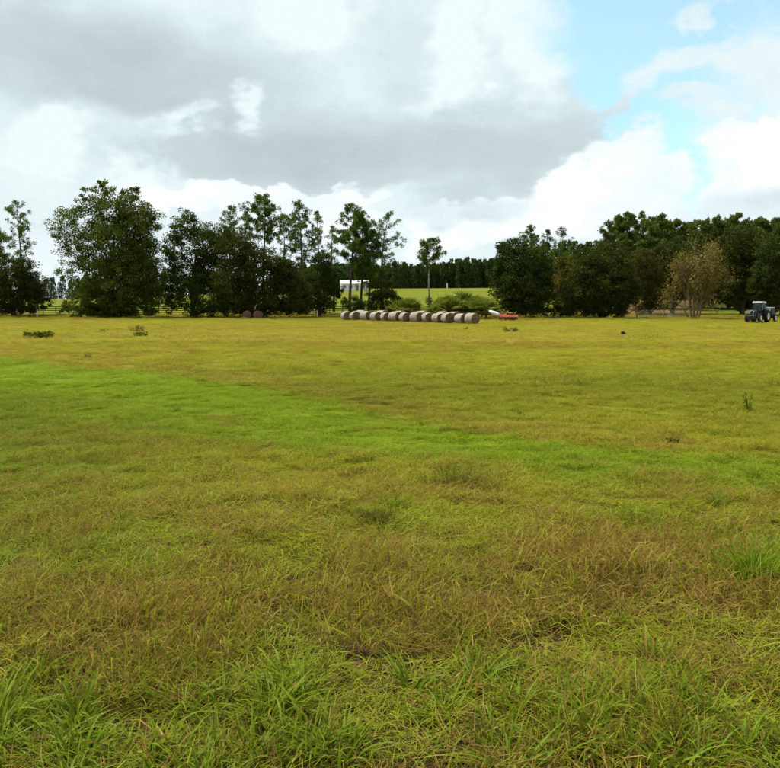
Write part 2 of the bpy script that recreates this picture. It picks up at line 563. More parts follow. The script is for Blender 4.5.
# ------------------------------------------------------------------ the ground sheet
def build_ground():
    a = np.linspace(-1, 1, 321)
    xs = np.sinh(a * 6.4) / np.sinh(6.4) * 1600
    b = np.linspace(0, 1, 380)
    ys = np.concatenate([np.linspace(-40, 0.6, 14), 0.8 + (np.expm1(b * 7.6) / np.expm1(7.6)) * 3200])
    X, Y = np.meshgrid(xs, ys)
    Z = ground(X.ravel(), Y.ravel())
    V = np.stack([X.ravel(), Y.ravel(), Z], 1)
    nx, ny = len(xs), len(ys)
    i = np.arange(nx * ny).reshape(ny, nx)
    F = np.stack([i[:-1, :-1].ravel(), i[:-1, 1:].ravel(), i[1:, 1:].ravel(), i[1:, :-1].ravel()], 1)
    x, y = V[:, 0], V[:, 1]
    lush, dry, yel, _ = field(x, y)
    rx0 = x / np.maximum(y, 1)
    yel = np.where(y > 150, .50 + .3 * (fbm(x / 30, y / 30, 5) - .5), yel)
    lush = np.where(y > 150, .22, lush)
    gp = np.exp(-((rx0 - .41) / .05) ** 2) * sstep(y, 136, 142) * (1 - sstep(y, 190, 210))
    yel = yel * (1 - gp)
    soil = 1 - sstep(y, 4, 10) * .95
    # leaf litter on the floor of the woods at the right and under the tree rows
    rx = x / np.maximum(y, 1)
    lit = sstep(y, 133, 142) * (1 - sstep(y, 150, 158)) * .45
    lit = np.maximum(lit, sstep(y, 140, 147) * (1 - sstep(y, 235, 290)) * sstep(rx, .215, .25) * (1 - .95 * np.exp(-((rx - .41) / .05) ** 2)))
    lush = np.maximum(lush, .25 * np.exp(-((rx - .41) / .05) ** 2) * sstep(y, 136, 142) * (1 - sstep(y, 180, 200)))  # green gap by the tractor, colour kept low to paint in its shade
    me = mesh_np('pasture', V, F, dict(lush=lush, dry=dry, yel=np.clip(yel, 0, 1), soil=soil, litter=lit), M['ground'], True)
    return link('pasture', me, label='yellow green cattle pasture rising to a far hillside field', kind='structure')


build_ground()

# ------------------------------------------------------------------ grass
def blades(n, ext, lmin, lmax, wmin, wmax, lean=(.2, 1.0), curl=(.3, 1.4), seg=3, flat_share=.3, rng=RNG, centre=False):
    """ribbon blades: returns V, F(quads), attrs"""
    if centre:
        r = np.abs(rng.normal(0, ext * .35, n)); an = rng.uniform(0, 2 * np.pi, n)
        bx, by = r * np.cos(an), r * np.sin(an)
        az = an + rng.normal(0, .5, n)
    else:
        bx, by = rng.uniform(-ext, ext, n), rng.uniform(-ext, ext, n)
        az = rng.uniform(0, 2 * np.pi, n)
    L = rng.uniform(lmin, lmax, n)
    w = rng.uniform(wmin, wmax, n)
    th0 = rng.uniform(lean[0], lean[1], n)
    cu = rng.uniform(curl[0], curl[1], n)
    flat = rng.uniform(0, 1, n) < flat_share
    th0 = np.where(flat, rng.uniform(1.1, 1.5, n), th0)
    cu = np.where(flat, rng.uniform(-.5, .4, n), cu)
    z0 = np.where(flat, rng.uniform(.005, .06, n) * (lmax / .28), 0.0)
    side = az + np.pi / 2 + rng.normal(0, .5, n)
    roll = rng.uniform(-.6, .6, n)
    sx, sy, sz = np.cos(side) * np.cos(roll), np.sin(side) * np.cos(roll), np.sin(roll)
    kx = rng.normal(0, .35, n)
    px, py, pz = bx.copy(), by.copy(), z0.copy()
    V = np.zeros((n, (seg + 1) * 2, 3)); T = np.zeros((n, (seg + 1) * 2))
    th, aa = th0.copy(), az.copy()
    for s in range(seg + 1):
        t = s / seg
        ww = w * (1 - t ** 1.7) * .5 * (0.75 + .5 * min(1, t * 3)) + w * .03
        for k, sg in ((0, -1), (1, 1)):
            V[:, s * 2 + k, 0] = px + sx * ww * sg
            V[:, s * 2 + k, 1] = py + sy * ww * sg
            V[:, s * 2 + k, 2] = np.maximum(pz + sz * ww * sg, -.01)
            T[:, s * 2 + k] = t
        st = L / seg
        px = px + np.sin(th) * np.cos(aa) * st
        py = py + np.sin(th) * np.sin(aa) * st
        pz = np.maximum(pz + np.cos(th) * st, .004)
        th = th + cu / seg * 1.5
        aa = aa + kx / seg
    base = (np.arange(n) * (seg + 1) * 2)[:, None]
    F = np.concatenate([base + np.array([[2 * s, 2 * s + 1, 2 * s + 3, 2 * s + 2]]) for s in range(seg)], 0)
    r1 = np.repeat(rng.uniform(0, 1, n), (seg + 1) * 2)
    r2 = np.repeat(rng.uniform(0, 1, n), (seg + 1) * 2)
    return V.reshape(-1, 3), F, dict(rnd=r1, rnd2=r2, t=T.ravel())


def merge(parts):
    Vs, Fs, off = [], [], 0
    A = {}
    for V, F, at_ in parts:
        Vs.append(V); Fs.append(F + off); off += len(V)
        for k, v in at_.items():
            A.setdefault(k, []).append(v)
    return np.concatenate(Vs), np.concatenate(Fs), {k: np.concatenate(v) for k, v in A.items()}


def scatter_group(name, sources):
    ng = bpy.data.node_groups.new(name, 'GeometryNodeTree')
    ng.interface.new_socket('Geometry', in_out='INPUT', socket_type='NodeSocketGeometry')
    ng.interface.new_socket('Geometry', in_out='OUTPUT', socket_type='NodeSocketGeometry')
    N = ng.nodes
    gi, go = N.new('NodeGroupInput'), N.new('NodeGroupOutput')
    g2i = N.new('GeometryNodeGeometryToInstance')
    for so in reversed(sources):
        oi = N.new('GeometryNodeObjectInfo')
        oi.inputs['Object'].default_value = so
        oi.inputs['As Instance'].default_value = False
        ng.links.new(oi.outputs['Geometry'], g2i.inputs[0])
    iop = N.new('GeometryNodeInstanceOnPoints')
    iop.inputs['Pick Instance'].default_value = True

    def named(nm, typ):
        nd = N.new('GeometryNodeInputNamedAttribute')
        nd.data_type = typ
        nd.inputs[0].default_value = nm
        return nd.outputs[0]
    cx = N.new('ShaderNodeCombineXYZ')
    ng.links.new(named('tiltx', 'FLOAT'), cx.inputs[0])
    ng.links.new(named('tilty', 'FLOAT'), cx.inputs[1])
    ng.links.new(named('rot', 'FLOAT'), cx.inputs[2])
    e2r = N.new('FunctionNodeEulerToRotation')
    ng.links.new(cx.outputs[0], e2r.inputs[0])
    cs = N.new('ShaderNodeCombineXYZ')
    ng.links.new(named('scl', 'FLOAT'), cs.inputs[0])
    ng.links.new(named('scl', 'FLOAT'), cs.inputs[1])
    ng.links.new(named('sclz', 'FLOAT'), cs.inputs[2])
    f2i = N.new('FunctionNodeFloatToInt')
    ng.links.new(named('pick', 'FLOAT'), f2i.inputs[0])
    ng.links.new(gi.outputs[0], iop.inputs['Points'])
    ng.links.new(g2i.outputs[0], iop.inputs['Instance'])
    ng.links.new(f2i.outputs[0], iop.inputs['Instance Index'])
    ng.links.new(e2r.outputs[0], iop.inputs['Rotation'])
    ng.links.new(cs.outputs[0], iop.inputs['Scale'])
    ng.links.new(iop.outputs[0], go.inputs[0])
    return ng


def zone(y0, y1, dens, margin=2.2, slope=.56):
    area = slope * (y1 ** 2 - y0 ** 2) + 2 * margin * (y1 - y0)
    n = int(area * dens)
    y = RNG.uniform(0, 1, n * 3) * (y1 - y0) + y0
    x = RNG.uniform(-1, 1, n * 3) * (slope * y1 + margin)
    ok = np.abs(x) < slope * y + margin
    return x[ok][:n], y[ok][:n]


def tiles(y0, y1, pitch, margin=2.2, slope=.56, jit=.18):
    """one patch per cell, so patches hardly overlap"""
    ys = np.arange(y0, y1, pitch)
    xs = np.arange(-(slope * y1 + margin), slope * y1 + margin, pitch)
    X, Y = np.meshgrid(xs, ys)
    X = X + (np.arange(len(ys)) % 2)[:, None] * pitch * .5
    x, y = X.ravel(), Y.ravel()
    x = x + RNG.uniform(-jit, jit, len(x)) * pitch
    y = y + RNG.uniform(-jit, jit, len(y)) * pitch
    ok = np.abs(x) < slope * y + margin
    return x[ok], y[ok]


def scatter(name, x, y, sources, label, scl, sclz, pick, extra_dry=None, lush=None, cat='grass', yel=None):
    n = len(x)
    z = ground(x, y) + .004
    lu, dr, ye, _ = field(x, y)
    if lush is not None:
        lu = lush
    if yel is not None:
        ye = yel
    if extra_dry is not None:
        dr = extra_dry
    V = np.stack([x, y, z], 1)
    me = bpy.data.meshes.new(name)
    me.vertices.add(n)
    me.vertices.foreach_set('co', V.astype(np.float32).ravel())
    for an, av in dict(lush=lu, dry=dr, yel=ye, rot=RNG.uniform(0, 6.283, n), tiltx=RNG.normal(0, .08, n), tilty=RNG.normal(0, .08, n),
                       scl=scl, sclz=sclz, pick=pick).items():
        a = me.attributes.new(an, 'FLOAT', 'POINT')
        a.data.foreach_set('value', np.asarray(av, np.float32))
    me.update()
    o = link(name, me, label=label, cat=cat, kind='stuff')
    md = o.modifiers.new('scatter', 'NODES')
    md.node_group = scatter_group(name + '_scatter', sources)
    return o


def src(name, parts, mat):
    V, F, A = merge(parts)
    me = mesh_np(name, V, F, A, mat)
    return bpy.data.objects.new(name, me)


def build_grass():
    near = []
    for k in range(6):
        near.append(src('grass_patch', [
            blades(430, .27, .06, .19, .0035, .0068, (.2, 1.1), (.5, 1.8), 3, .15),
            blades(190, .27, .07, .20, .0018, .0032, (.6, 1.4), (.0, .9), 3, .65)], M['grass_near']))
    # zone A: the ground before the feet up to 14 m
    x, y = tiles(1.0, 19.0, .42)
    _, _, _, h = field(x, y)
    scatter('near_grass', x, y, near, 'matted green and straw brown pasture grass in the foreground',
            RNG.uniform(.85, 1.25, len(x)), h * RNG.uniform(.7, 1.2, len(x)), RNG.integers(0, 6, len(x)))
    # coarse broad-bladed tufts, mostly at the bottom of the picture
    tuft = []
    for k in range(5):
        tuft.append(src('grass_tuft', [blades(30 + 4 * k, .17, .11, .27, .0065, .0125, (.05, .5), (.4, 1.4), 5, .0, centre=True),
                                       blades(10, .12, .12, .3, .002, .004, (.3, 1.2), (.2, 1.0), 3, .4, centre=True)], M['grass_near']))
    x, y = zone(1.0, 14, 9.0)
    xb, yb = zone(1.0, 4.4, 14.0)
    x, y = np.concatenate([x, xb]), np.concatenate([y, yb])
    lu, dr, _, h = field(x, y)
    bottom = 1 - sstep(y, 3.15, 4.3)
    pr = .05 * (1 - .6 * dr) + 1.0 * bottom * sstep(fbm(x / .6, y / .6, 91, 2), .36, .50) + .30 * lu * (y < 7.4)
    ok = RNG.uniform(0, 1, len(x)) < pr
    x, y, lu, dr, bottom = x[ok], y[ok], lu[ok], dr[ok], bottom[ok]
    scatter('coarse_grass', x, y, tuft, 'coarse broad bladed green grass tufts along the near edge',
            RNG.uniform(.7, 1.2, len(x)) * (.75 + .25 * bottom), RNG.uniform(.55, 1.0, len(x)) * (.72 + .28 * bottom), RNG.integers(0, 5, len(x)),
            extra_dry=dr * .1, lush=np.clip(lu * .4 + .25 * RNG.uniform(0, 1, len(x)), 0, 1) * .45, yel=RNG.uniform(0, .15, len(x)))
    # dead straw mats
    mats = []
    for k in range(4):
        mats.append(src('straw_mat', [blades(170, .24, .07, .22, .0018, .0036, (1.0, 1.5), (-.4, .8), 3, .75)], M['grass_near']))
    x, y = zone(1.0, 13, 9.0)
    lu, dr, _, _ = field(x, y)
    ok = RNG.uniform(0, 1, len(x)) < np.clip(dr * 1.5 - .05, .25, .95) * (1 - .75 * sstep(y, 6, 11))
    x, y = x[ok], y[ok]
    scatter('dead_straw', x, y, mats, 'brown dead straw matted between the living grass',
            RNG.uniform(.8, 1.3, len(x)), RNG.uniform(.8, 1.6, len(x)), RNG.integers(0, 4, len(x)), extra_dry=np.full(len(x), 1.0), lush=np.zeros(len(x)))
    # zone B
    mid = []
    for k in range(5):
        mid.append(src('grass_patch', [blades(620, .50, .08, .22, .006, .011, (.4, 1.2), (.3, 1.2), 2, .25)], M['grass_far']))
    x, y = tiles(18.8, 46, .84, 3)
    _, _, _, h = field(x, y)
    scatter('middle_grass', x, y, mid, 'yellow green pasture grass across the middle of the field',
            RNG.uniform(.9, 1.3, len(x)), h * RNG.uniform(.75, 1.2, len(x)) * (1 + .9 * (RNG.uniform(0, 1, len(x)) < .10)), RNG.integers(0, 5, len(x)))
    far = []
    for k in range(5):
        far.append(src('grass_patch', [blades(420, 1.05, .07, .20, .014, .028, (.2, 1.0), (.3, 1.3), 2, .15)], M['grass_far']))
    x, y = tiles(45.5, 152, 1.8, 4)
    _, _, _, h = field(x, y)
    n3 = fbm(x / 2.5, y / 2.5, 51, 3)
    scatter('distant_grass', x, y, far, 'yellowish pasture grass at the far side of the field',
            RNG.uniform(.9, 1.4, len(x)), h * (.5 + 1.0 * n3) * RNG.uniform(.7, 1.3, len(x)) * (1 + 1.3 * (RNG.uniform(0, 1, len(x)) < .08)), RNG.integers(0, 5, len(x)))


build_grass()

# ------------------------------------------------------------------ mesh helper for hard things
class MB:
    def __init__(self):
        self.V, self.F = [], []

    def add(self, V, F):
        o = len(self.V)
        self.V += [tuple(v) for v in V]
        self.F += [tuple(i + o for i in f) for f in F]
        return self

    def box(self, c, s, rot=None, taper=1.0, bev=0.0):
        x, y, z = s[0] / 2, s[1] / 2, s[2] / 2
        if bev <= 0:
            vs_ = [(-x, -y, -z), (x, -y, -z), (x, y, -z), (-x, y, -z), (-x * taper, -y * taper, z), (x * taper, -y * taper, z), (x * taper, y * taper, z), (-x * taper, y * taper, z)]
            fs = [(0, 3, 2, 1), (4, 5, 6, 7), (0, 1, 5, 4), (1, 2, 6, 5), (2, 3, 7, 6), (3, 0, 4, 7)]
        else:
            bm = bmesh.new()
            bmesh.ops.create_cube(bm, size=1.0)
            for v in bm.verts:
                k = taper if v.co.z > 0 else 1.0
                v.co = Vector((v.co.x * s[0] * k, v.co.y * s[1] * k, v.co.z * s[2]))
            bmesh.ops.bevel(bm, geom=bm.edges[:], offset=bev, segments=2, affect='EDGES', profile=.6)
            bm.verts.index_update()
            vs_ = [v.co.copy() for v in bm.verts]
            fs = [[v.index for v in f.verts] for f in bm.faces]
            bm.free()
        R_ = Euler(rot).to_matrix() if rot else Matrix.Identity(3)
        return self.add([R_ @ Vector(v) + Vector(c) for v in vs_], fs)

    def tube(self, pts, rad, n=8, cap=True):
        pts = [Vector(p) for p in pts]
        V, F = [], []
        ref = None
        for i, p in enumerate(pts):
            a = pts[max(i - 1, 0)]
            b = pts[min(i + 1, len(pts) - 1)]
            t = (b - a).normalized()
            if ref is None:
                ref = t.orthogonal().normalized()
            ref = (ref - t * ref.dot(t)).normalized()
            bn = t.cross(ref)
            r = rad[i] if isinstance(rad, (list, tuple)) else rad
            for k in range(n):
                an = 2 * math.pi * k / n
                V.append(p + (ref * math.cos(an) + bn * math.sin(an)) * r)
        for i in range(len(pts) - 1):
            for k in range(n):
                F.append((i * n + k, i * n + (k + 1) % n, (i + 1) * n + (k + 1) % n, (i + 1) * n + k))
        if cap:
            F.append(tuple(reversed(range(n))))
            F.append(tuple(range((len(pts) - 1) * n, len(pts) * n)))
        return self.add(V, F)

    def lathe(self, prof, origin, axis, n=24):
        """prof: list of (along axis, radius)"""
        ax = Vector(axis).normalized()
        u = ax.orthogonal().normalized()
        w = ax.cross(u)
        V, F = [], []
        for a, r in prof:
            for k in range(n):
                t = 2 * math.pi * k / n
                V.append(Vector(origin) + ax * a + (u * math.cos(t) + w * math.sin(t)) * r)
        m = len(prof)
        for i in range(m - 1):
            for k in range(n):
                F.append((i * n + k, i * n + (k + 1) % n, (i + 1) * n + (k + 1) % n, (i + 1) * n + k))
        return self.add(V, F)

    def build(self, name, mat, parent=None, smooth=False, **kw):
        me = bpy.data.meshes.new(name)
        me.from_pydata([tuple(v) for v in self.V], [], self.F)
        me.update()
        if smooth:
            me.polygons.foreach_set('use_smooth', np.ones(len(me.polygons), bool))
        if mat:
            me.materials.append(mat)
        return link(name, me, parent, **kw)


# ------------------------------------------------------------------ trees
def leaf_quads(C, size, rng, up=.35, aspect=.7, clump=None):
    """bent diamond leaf sprays at centres C"""
    n = len(C)
    nr = rng.normal(0, 1, (n, 3)); nr[:, 2] += up * 1.5
    nr /= np.linalg.norm(nr, axis=1, keepdims=True) + 1e-9
    t = rng.normal(0, 1, (n, 3))
    t -= nr * (t * nr).sum(1, keepdims=True)
    t /= np.linalg.norm(t, axis=1, keepdims=True) + 1e-9
    b = np.cross(nr, t)
    L = (size * rng.uniform(.6, 1.35, n))[:, None] * .5
    Wd = L * aspect * rng.uniform(.7, 1.3, (n, 1))
    V = np.stack([C - t * L, C + b * Wd + nr * L * .22, C + t * L - nr * L * .15, C - b * Wd + nr * L * .22], 1)
    F = np.arange(n * 4).reshape(n, 4)
    r = np.repeat(rng.uniform(0, 1, n), 4)
    cl = np.repeat(clump if clump is not None else rng.uniform(0, 1, n), 4)
    return V.reshape(-1, 3), F, dict(rnd=r, clump=cl)


def limb(mb, a, b, r0, r1, rng, n=6, seg=4, sag=.08):
    a, b = Vector(a), Vector(b)
    L = (b - a).length
    pts, rad = [], []
    for i in range(seg + 1):
        t = i / seg
        w = math.sin(math.pi * t) * L * sag
        p = a.lerp(b, t) + Vector((rng.normal(0, 1) * w * .6, rng.normal(0, 1) * w * .6, w * .8))
        if i == 0:
            p = a
        pts.append(p)
        rad.append(r0 + (r1 - r0) * t)
    mb.tube(pts, rad, n)


def lobed_tree(name, px, D, base_py, lobes, leaf, bark, label, cat='tree', group=None, seed=1, leaf_size=.27, dens=.9, trunk_r=.35, gap=.0, limbs=26):
    """broadleaf tree; lobes in photo pixels (cx, cy, rx, ry[, density]) give the crown's shape, D its distance"""
    rng = np.random.default_rng(seed)
    k = D / FPX
    base = at(px, base_py, D)
    gz0 = gz(base.x, D)
    root = link(name, None, loc=(base.x, D, gz0), label=label, cat=cat, group=group)
    B = np.array([base.x, D, gz0])
    CC, CR, CL = [], [], []
    for lb in lobes:
        cx, cy, rx, ry = lb[:4]
        dn = lb[4] if len(lb) > 4 else 1.0
        c = np.array(at(cx, cy, D))
        R = np.array([rx * k, min(rx, 1.25 * ry) * k * .9, ry * k]) * 1.06
        vol = R.prod() * 4.19
        cr = np.clip(.17 * min(R[0], R[2]) + .32, .42, 1.0)
        nc = int(max(6, dn * dens * 4.2 * math.pi * R[0] * R[2] / (.5 * leaf_size ** 2 * .7) / 68))
        v = rng.normal(0, 1, (nc, 3))
        v /= np.linalg.norm(v, axis=1, keepdims=True)
        rr = rng.uniform(.12, 1.0, nc) ** .5
        P = c + v * rr[:, None] * R * (1 - .25 * cr / R.max())
        CC.append(P); CR.append(np.full(nc, cr) * rng.uniform(.65, 1.3, nc)); CL.append(np.full(nc, dn))
    CC, CR, CL = np.concatenate(CC), np.concatenate(CR), np.concatenate(CL)
    zz = ground(CC[:, 0], CC[:, 1])
    ok = CC[:, 2] > zz + .15
    CC, CR, CL = CC[ok], CR[ok], CL[ok]
    per = rng.integers(45, 92, len(CC))
    idx = np.repeat(np.arange(len(CC)), per)
    off = rng.normal(0, 1, (len(idx), 3))
    off /= np.linalg.norm(off, axis=1, keepdims=True)
    off *= (rng.uniform(.1, 1, len(idx)) ** .5)[:, None] * CR[idx][:, None] * np.array([1.15, 1.15, .75])
    LC = CC[idx] + off
    LC = LC[LC[:, 2] > ground(LC[:, 0], LC[:, 1]) + .02] if False else LC
    clump = rng.uniform(0, 1, len(CC))[idx]
    V, F, A = leaf_quads(LC - B, np.full(len(LC), leaf_size), rng, clump=clump)
    crown = link('crown', mesh_np('crown', V, F, A, leaf), root)
    # trunk and limbs
    mb = MB()
    cz = CC[:, 2].mean() - gz0
    top = CC[:, 2].max() - gz0
    ax = Vector((CC[:, 0].mean() - B[0], CC[:, 1].mean() - B[1], 0)) * .6
    th = top * .62
    pts = [Vector((0, 0, -.3)), Vector((0, 0, .4)), Vector((ax.x * .2 + rng.normal(0, .15), ax.y * .2, th * .35)), Vector((ax.x * .6, ax.y * .6, th * .7)), Vector((ax.x, ax.y, th))]
    rad = [trunk_r * 1.5, trunk_r * 1.1, trunk_r * .9, trunk_r * .6, trunk_r * .25]
    mb.tube(pts, rad, 10)
    for i in rng.choice(len(CC), min(limbs, len(CC)), replace=False):
        e = Vector(CC[i] - B)
        t = min(.95, max(.15, (e.z * .6) / th + rng.uniform(-.1, .1)))
        s = t * (len(pts) - 1)
        j = min(int(s), len(pts) - 2)
        p0 = pts[j].lerp(pts[j + 1], s - j)
        limb(mb, p0, e, trunk_r * .38 * (1.1 - t * .6), .035, rng)
    mb.build('trunk', bark, root, smooth=True)
    return root


def needle_tufts(P, rad, per, length, width, rng, clump):
    """star-shaped needle sprays round each point"""
    n = len(P)
    idx = np.repeat(np.arange(n), per)
    m = len(idx)
    d = rng.normal(0, 1, (m, 3)); d[:, 2] += .35
    d /= np.linalg.norm(d, axis=1, keepdims=True)
    s = rng.normal(0, 1, (m, 3))
    s -= d * (s * d).sum(1, keepdims=True)
    s /= np.linalg.norm(s, axis=1, keepdims=True)
    a = P[idx] + d * (rng.uniform(0, .55, m) * rad[idx])[:, None]
    L = (length * rng.uniform(.7, 1.3, m))[:, None]
    w = (width * rng.uniform(.7, 1.3, m))[:, None]
    V = np.stack([a, a + d * L * .5 + s * w, a + d * L, a + d * L * .5 - s * w], 1)
    return V.reshape(-1, 3), np.arange(m * 4).reshape(m, 4), dict(rnd=np.repeat(rng.uniform(0, 1, m), 4), clump=np.repeat(clump[idx], 4))


def pine_meshes(H, cb, R, seed, needle, bark, full=1.0, lower=0.0, round_=1.0, length=.42, width=.055, per=30, nb=None, lean=None):
    """a tall pine: height H, crown base height cb, crown radius R"""
    rng = np.random.default_rng(seed)
    mb = MB()
    r0 = .012 * H + .03
    lx, ly = lean if lean else (rng.normal(0, .018) * H, rng.normal(0, .018) * H)
    def axis(z):
        t = z / H
        return Vector((lx * t * t + math.sin(t * 5 + seed) * .012 * H, ly * t * t, z))
    pts = [axis(z) for z in np.linspace(0, H * .985, 12)]
    pts[0] = Vector((pts[0].x, pts[0].y, -.3))
    mb.tube(pts, [r0 * (1.15 - 1.03 * (i / 11)) for i in range(12)], 8)
    P, Rr, Cl = [], [], []
    nb = nb or int((H - cb) * 5.6 * full)
    for i in range(nb):
        t = (i + rng.uniform(0, 1)) / nb
        z = cb + (H - cb) * t
        prof = (math.sin(math.pi * min(.98, .10 + .86 * t) ** .85)) ** .75 if round_ else (1.05 - t) ** .8
        bl = R * 1.15 * max(.2, prof) * rng.uniform(.4, 1.1)
        az = rng.uniform(0, 2 * math.pi)
        a0 = axis(z)
        rise = rng.uniform(-.05, .55) + .5 * t
        e = a0 + Vector((math.cos(az) * bl, math.sin(az) * bl, bl * rise * .6))
        mid = a0.lerp(e, .5) - Vector((0, 0, bl * .06))
        mb.tube([a0, mid, e], [.05 * (1.15 - t) + .02, .03, .015], 4, cap=False)
        cl = rng.uniform(0, 1)
        nt = max(2, int(bl * 3.0 * full))
        for j in range(nt):
            q = (.40 + .62 * (j + rng.uniform(0, 1)) / nt)
            p = a0.lerp(mid, q * 2) if q < .5 else mid.lerp(e, min(1.0, q * 2 - 1))
            p = p + Vector((rng.normal(0, .16), rng.normal(0, .16), rng.normal(.10, .13))) * (.5 + bl * .35)
            P.append(p); Rr.append(rng.uniform(.25, .5)); Cl.append(min(1, max(0, cl + rng.normal(0, .2))))
    for i in range(int(lower * 10)):      # a few dead stubs and sprays below the crown
        z = cb * rng.uniform(.55, 1.0)
        az = rng.uniform(0, 6.28)
        a0 = axis(z)
        bl = rng.uniform(.4, 1.3)
        e = a0 + Vector((math.cos(az) * bl, math.sin(az) * bl, bl * .2))
        mb.tube([a0, e], [.03, .012], 4, cap=False)
        if rng.uniform() < .5:
            P.append(e); Rr.append(.3); Cl.append(rng.uniform(0, 1))
    P.append(axis(H)); Rr.append(.3); Cl.append(.6)
    V, F, A = needle_tufts(np.array([tuple(p) for p in P]), np.array(Rr), per, length, width, rng, np.array(Cl))
    crown = mesh_np('crown', V, F, A, needle)
    me = bpy.data.meshes.new('trunk')
    me.from_pydata([tuple(v) for v in mb.V], [], mb.F)
    me.polygons.foreach_set('use_smooth', np.ones(len(me.polygons), bool))
    me.materials.append(bark)
    return crown, me


def pine(px, top, wpx, bottom, D, label, group, seed, needle, bark, base_py=312, lean_px=0, name='pine_tree', **kw):
    b = at(px, base_py, D)
    z0 = gz(b.x, D)
    H = at(px, top, D).z - z0
    cb = at(px, bottom, D).z - z0
    root = link(name, None, loc=(b.x, D, z0), label=label, cat='tree', group=group)
    cm, tm = pine_meshes(H, cb, wpx / 2 * D / FPX, seed, needle, bark, lean=(lean_px * D / FPX, 0), **kw)
    link('crown', cm, root)
    link('trunk', tm, root)
    return root


GP = 'broadleaf trees along the far edge of the pasture'
lobed_tree('oak_tree', 112, 140, 318, [(112, 210, 28, 22, .7), (80, 226, 28, 26, .5), (135, 225, 25, 28), (116, 250, 40, 33), (72, 258, 20, 22, .4), (88, 194, 9, 9, .6), (106, 187, 10, 9, .7), (130, 193, 11, 10, .7), (115, 285, 46, 32), (142, 270, 23, 38), (104, 303, 40, 15), (62, 240, 10, 12, .3), (150, 298, 14, 19), (110, 312, 44, 8)],
           M['oak_leaf_light'], M['bark'], 'tallest broad green oak with airy left side at the left of the pasture', group=GP, seed=11, leaf_size=.28, trunk_r=.5, limbs=40)
lobed_tree('oak_tree', 193, 143, 317, [(185, 225, 14, 17), (173, 249, 14, 18, .8), (206, 244, 22, 22), (190, 275, 22, 20, .8), (172, 295, 10, 20), (205, 299, 34, 20), (214, 270, 20, 20), (172, 270, 10, 18, .8), (222, 240, 16, 16)],
           M['oak_leaf'], M['bark'], 'dark oak with sky gaps just right of the tallest broad oak', group=GP, seed=12, trunk_r=.42, limbs=40)
lobed_tree('oak_tree', 250, 138, 318, [(240, 250, 24, 22), (262, 272, 30, 25), (235, 284, 26, 30), (278, 298, 30, 20), (250, 305, 42, 13), (290, 284, 18, 20), (280, 268, 16, 14), (300, 300, 14, 14)],
           M['dark_leaf'], M['bark'], 'dark spreading oak with two old hay bales under its skirt', group=GP, seed=13, trunk_r=.45)
lobed_tree('oak_tree', 320, 144, 315, [(322, 264, 13, 14), (316, 285, 20, 18), (324, 300, 16, 13), (302, 300, 12, 14), (334, 285, 9, 16)],
           M['cedar_leaf'], M['bark'], 'small dark tree at the left end of the row of bales', group=GP, seed=14, trunk_r=.3)
lobed_tree('cedar_tree', 14, 146, 314, [(10, 285, 32, 26), (34, 292, 14, 20), (-25, 272, 30, 35), (16, 304, 36, 10), (24, 270, 14, 14)],
           M['dark_leaf'], M['bark'], 'dark bushy tree at the left edge of the picture', group=GP, seed=15, trunk_r=.4)
lobed_tree('cedar_tree', 522, 139, 318, [(522, 260, 25, 22), (520, 285, 30, 28), (525, 301, 30, 17), (504, 272, 11, 25), (541, 276, 13, 26), (512, 248, 14, 10)],
           M['cedar_leaf'], M['bark'], 'rounded dark green tree behind the orange hay mower', group=GP, seed=16, dens=1.2, trunk_r=.4)
lobed_tree('olive_tree', 566, 147, 317, [(566, 280, 15, 21, .8), (568, 300, 14, 16, .9), (560, 262, 8, 9, .6)],
           M['olive_leaf'], M['bark'], 'slim olive yellow tree between two rounded dark trees', group=GP, seed=17, trunk_r=.25)
lobed_tree('oak_tree', 603, 137, 318, [(606, 261, 25, 20), (600, 284, 35, 27), (584, 296, 24, 20), (622, 290, 17, 26), (603, 306, 36, 12), (588, 272, 16, 16)],
           M['dark_leaf'], M['bark'], 'broad almost black oak right of the slim olive yellow tree', group=GP, seed=18, dens=1.15, trunk_r=.45)
lobed_tree('rusty_tree', 650, 151, 315, [(647, 270, 17, 20, .8), (654, 290, 15, 20, .8), (642, 300, 11, 14), (640, 255, 10, 8, .6)],
           M['rust_leaf'], M['bark'], 'rust tinged olive tree behind the metal gates', group=GP, seed=19, trunk_r=.28)
lobed_tree('oak_tree', 672, 156, 314, [(670, 254, 14, 13), (674, 275, 20, 20), (664, 294, 18, 14), (694, 272, 16, 28), (655, 262, 10, 12)],
           M['dark_leaf'], M['bark'], 'dark oak directly behind the half bare yellow tree', group=GP, seed=20, trunk_r=.35)
lobed_tree('oak_tree', 742, 152, 315, [(738, 252, 14, 24), (742, 278, 20, 26), (752, 250, 14, 22), (728, 294, 14, 10)],
           M['dark_leaf'], M['bark'], 'dark tree rising straight behind the parked tractor', group=GP, seed=21, trunk_r=.4)
lobed_tree('oak_tree', 782, 146, 315, [(775, 265, 20, 38), (792, 258, 20, 45), (772, 296, 18, 16), (800, 285, 22, 30), (760, 282, 12, 18)],
           M['cedar_leaf'], M['bark'], 'dark tree at the right edge of the picture', group=GP, seed=22, trunk_r=.4)
lobed_tree('shrub', 383, 143, 314, [(382, 290, 13, 14), (388, 302, 14, 10), (374, 303, 9, 9)],
           M['dark_leaf'], M['bark'], 'dark green shrub below the pine clump behind the bales', cat='shrub', group='shrubs along the fence line', seed=23, leaf_size=.28, trunk_r=.12, limbs=14)
lobed_tree('shrub', 352, 146, 313, [(352, 303, 10, 8), (361, 306, 8, 6)],
           M['oak_leaf'], M['bark'], 'low leafy shrub between the pine trunks behind the bales', cat='shrub', group='shrubs along the fence line', seed=24, leaf_size=.26, trunk_r=.1, limbs=10)
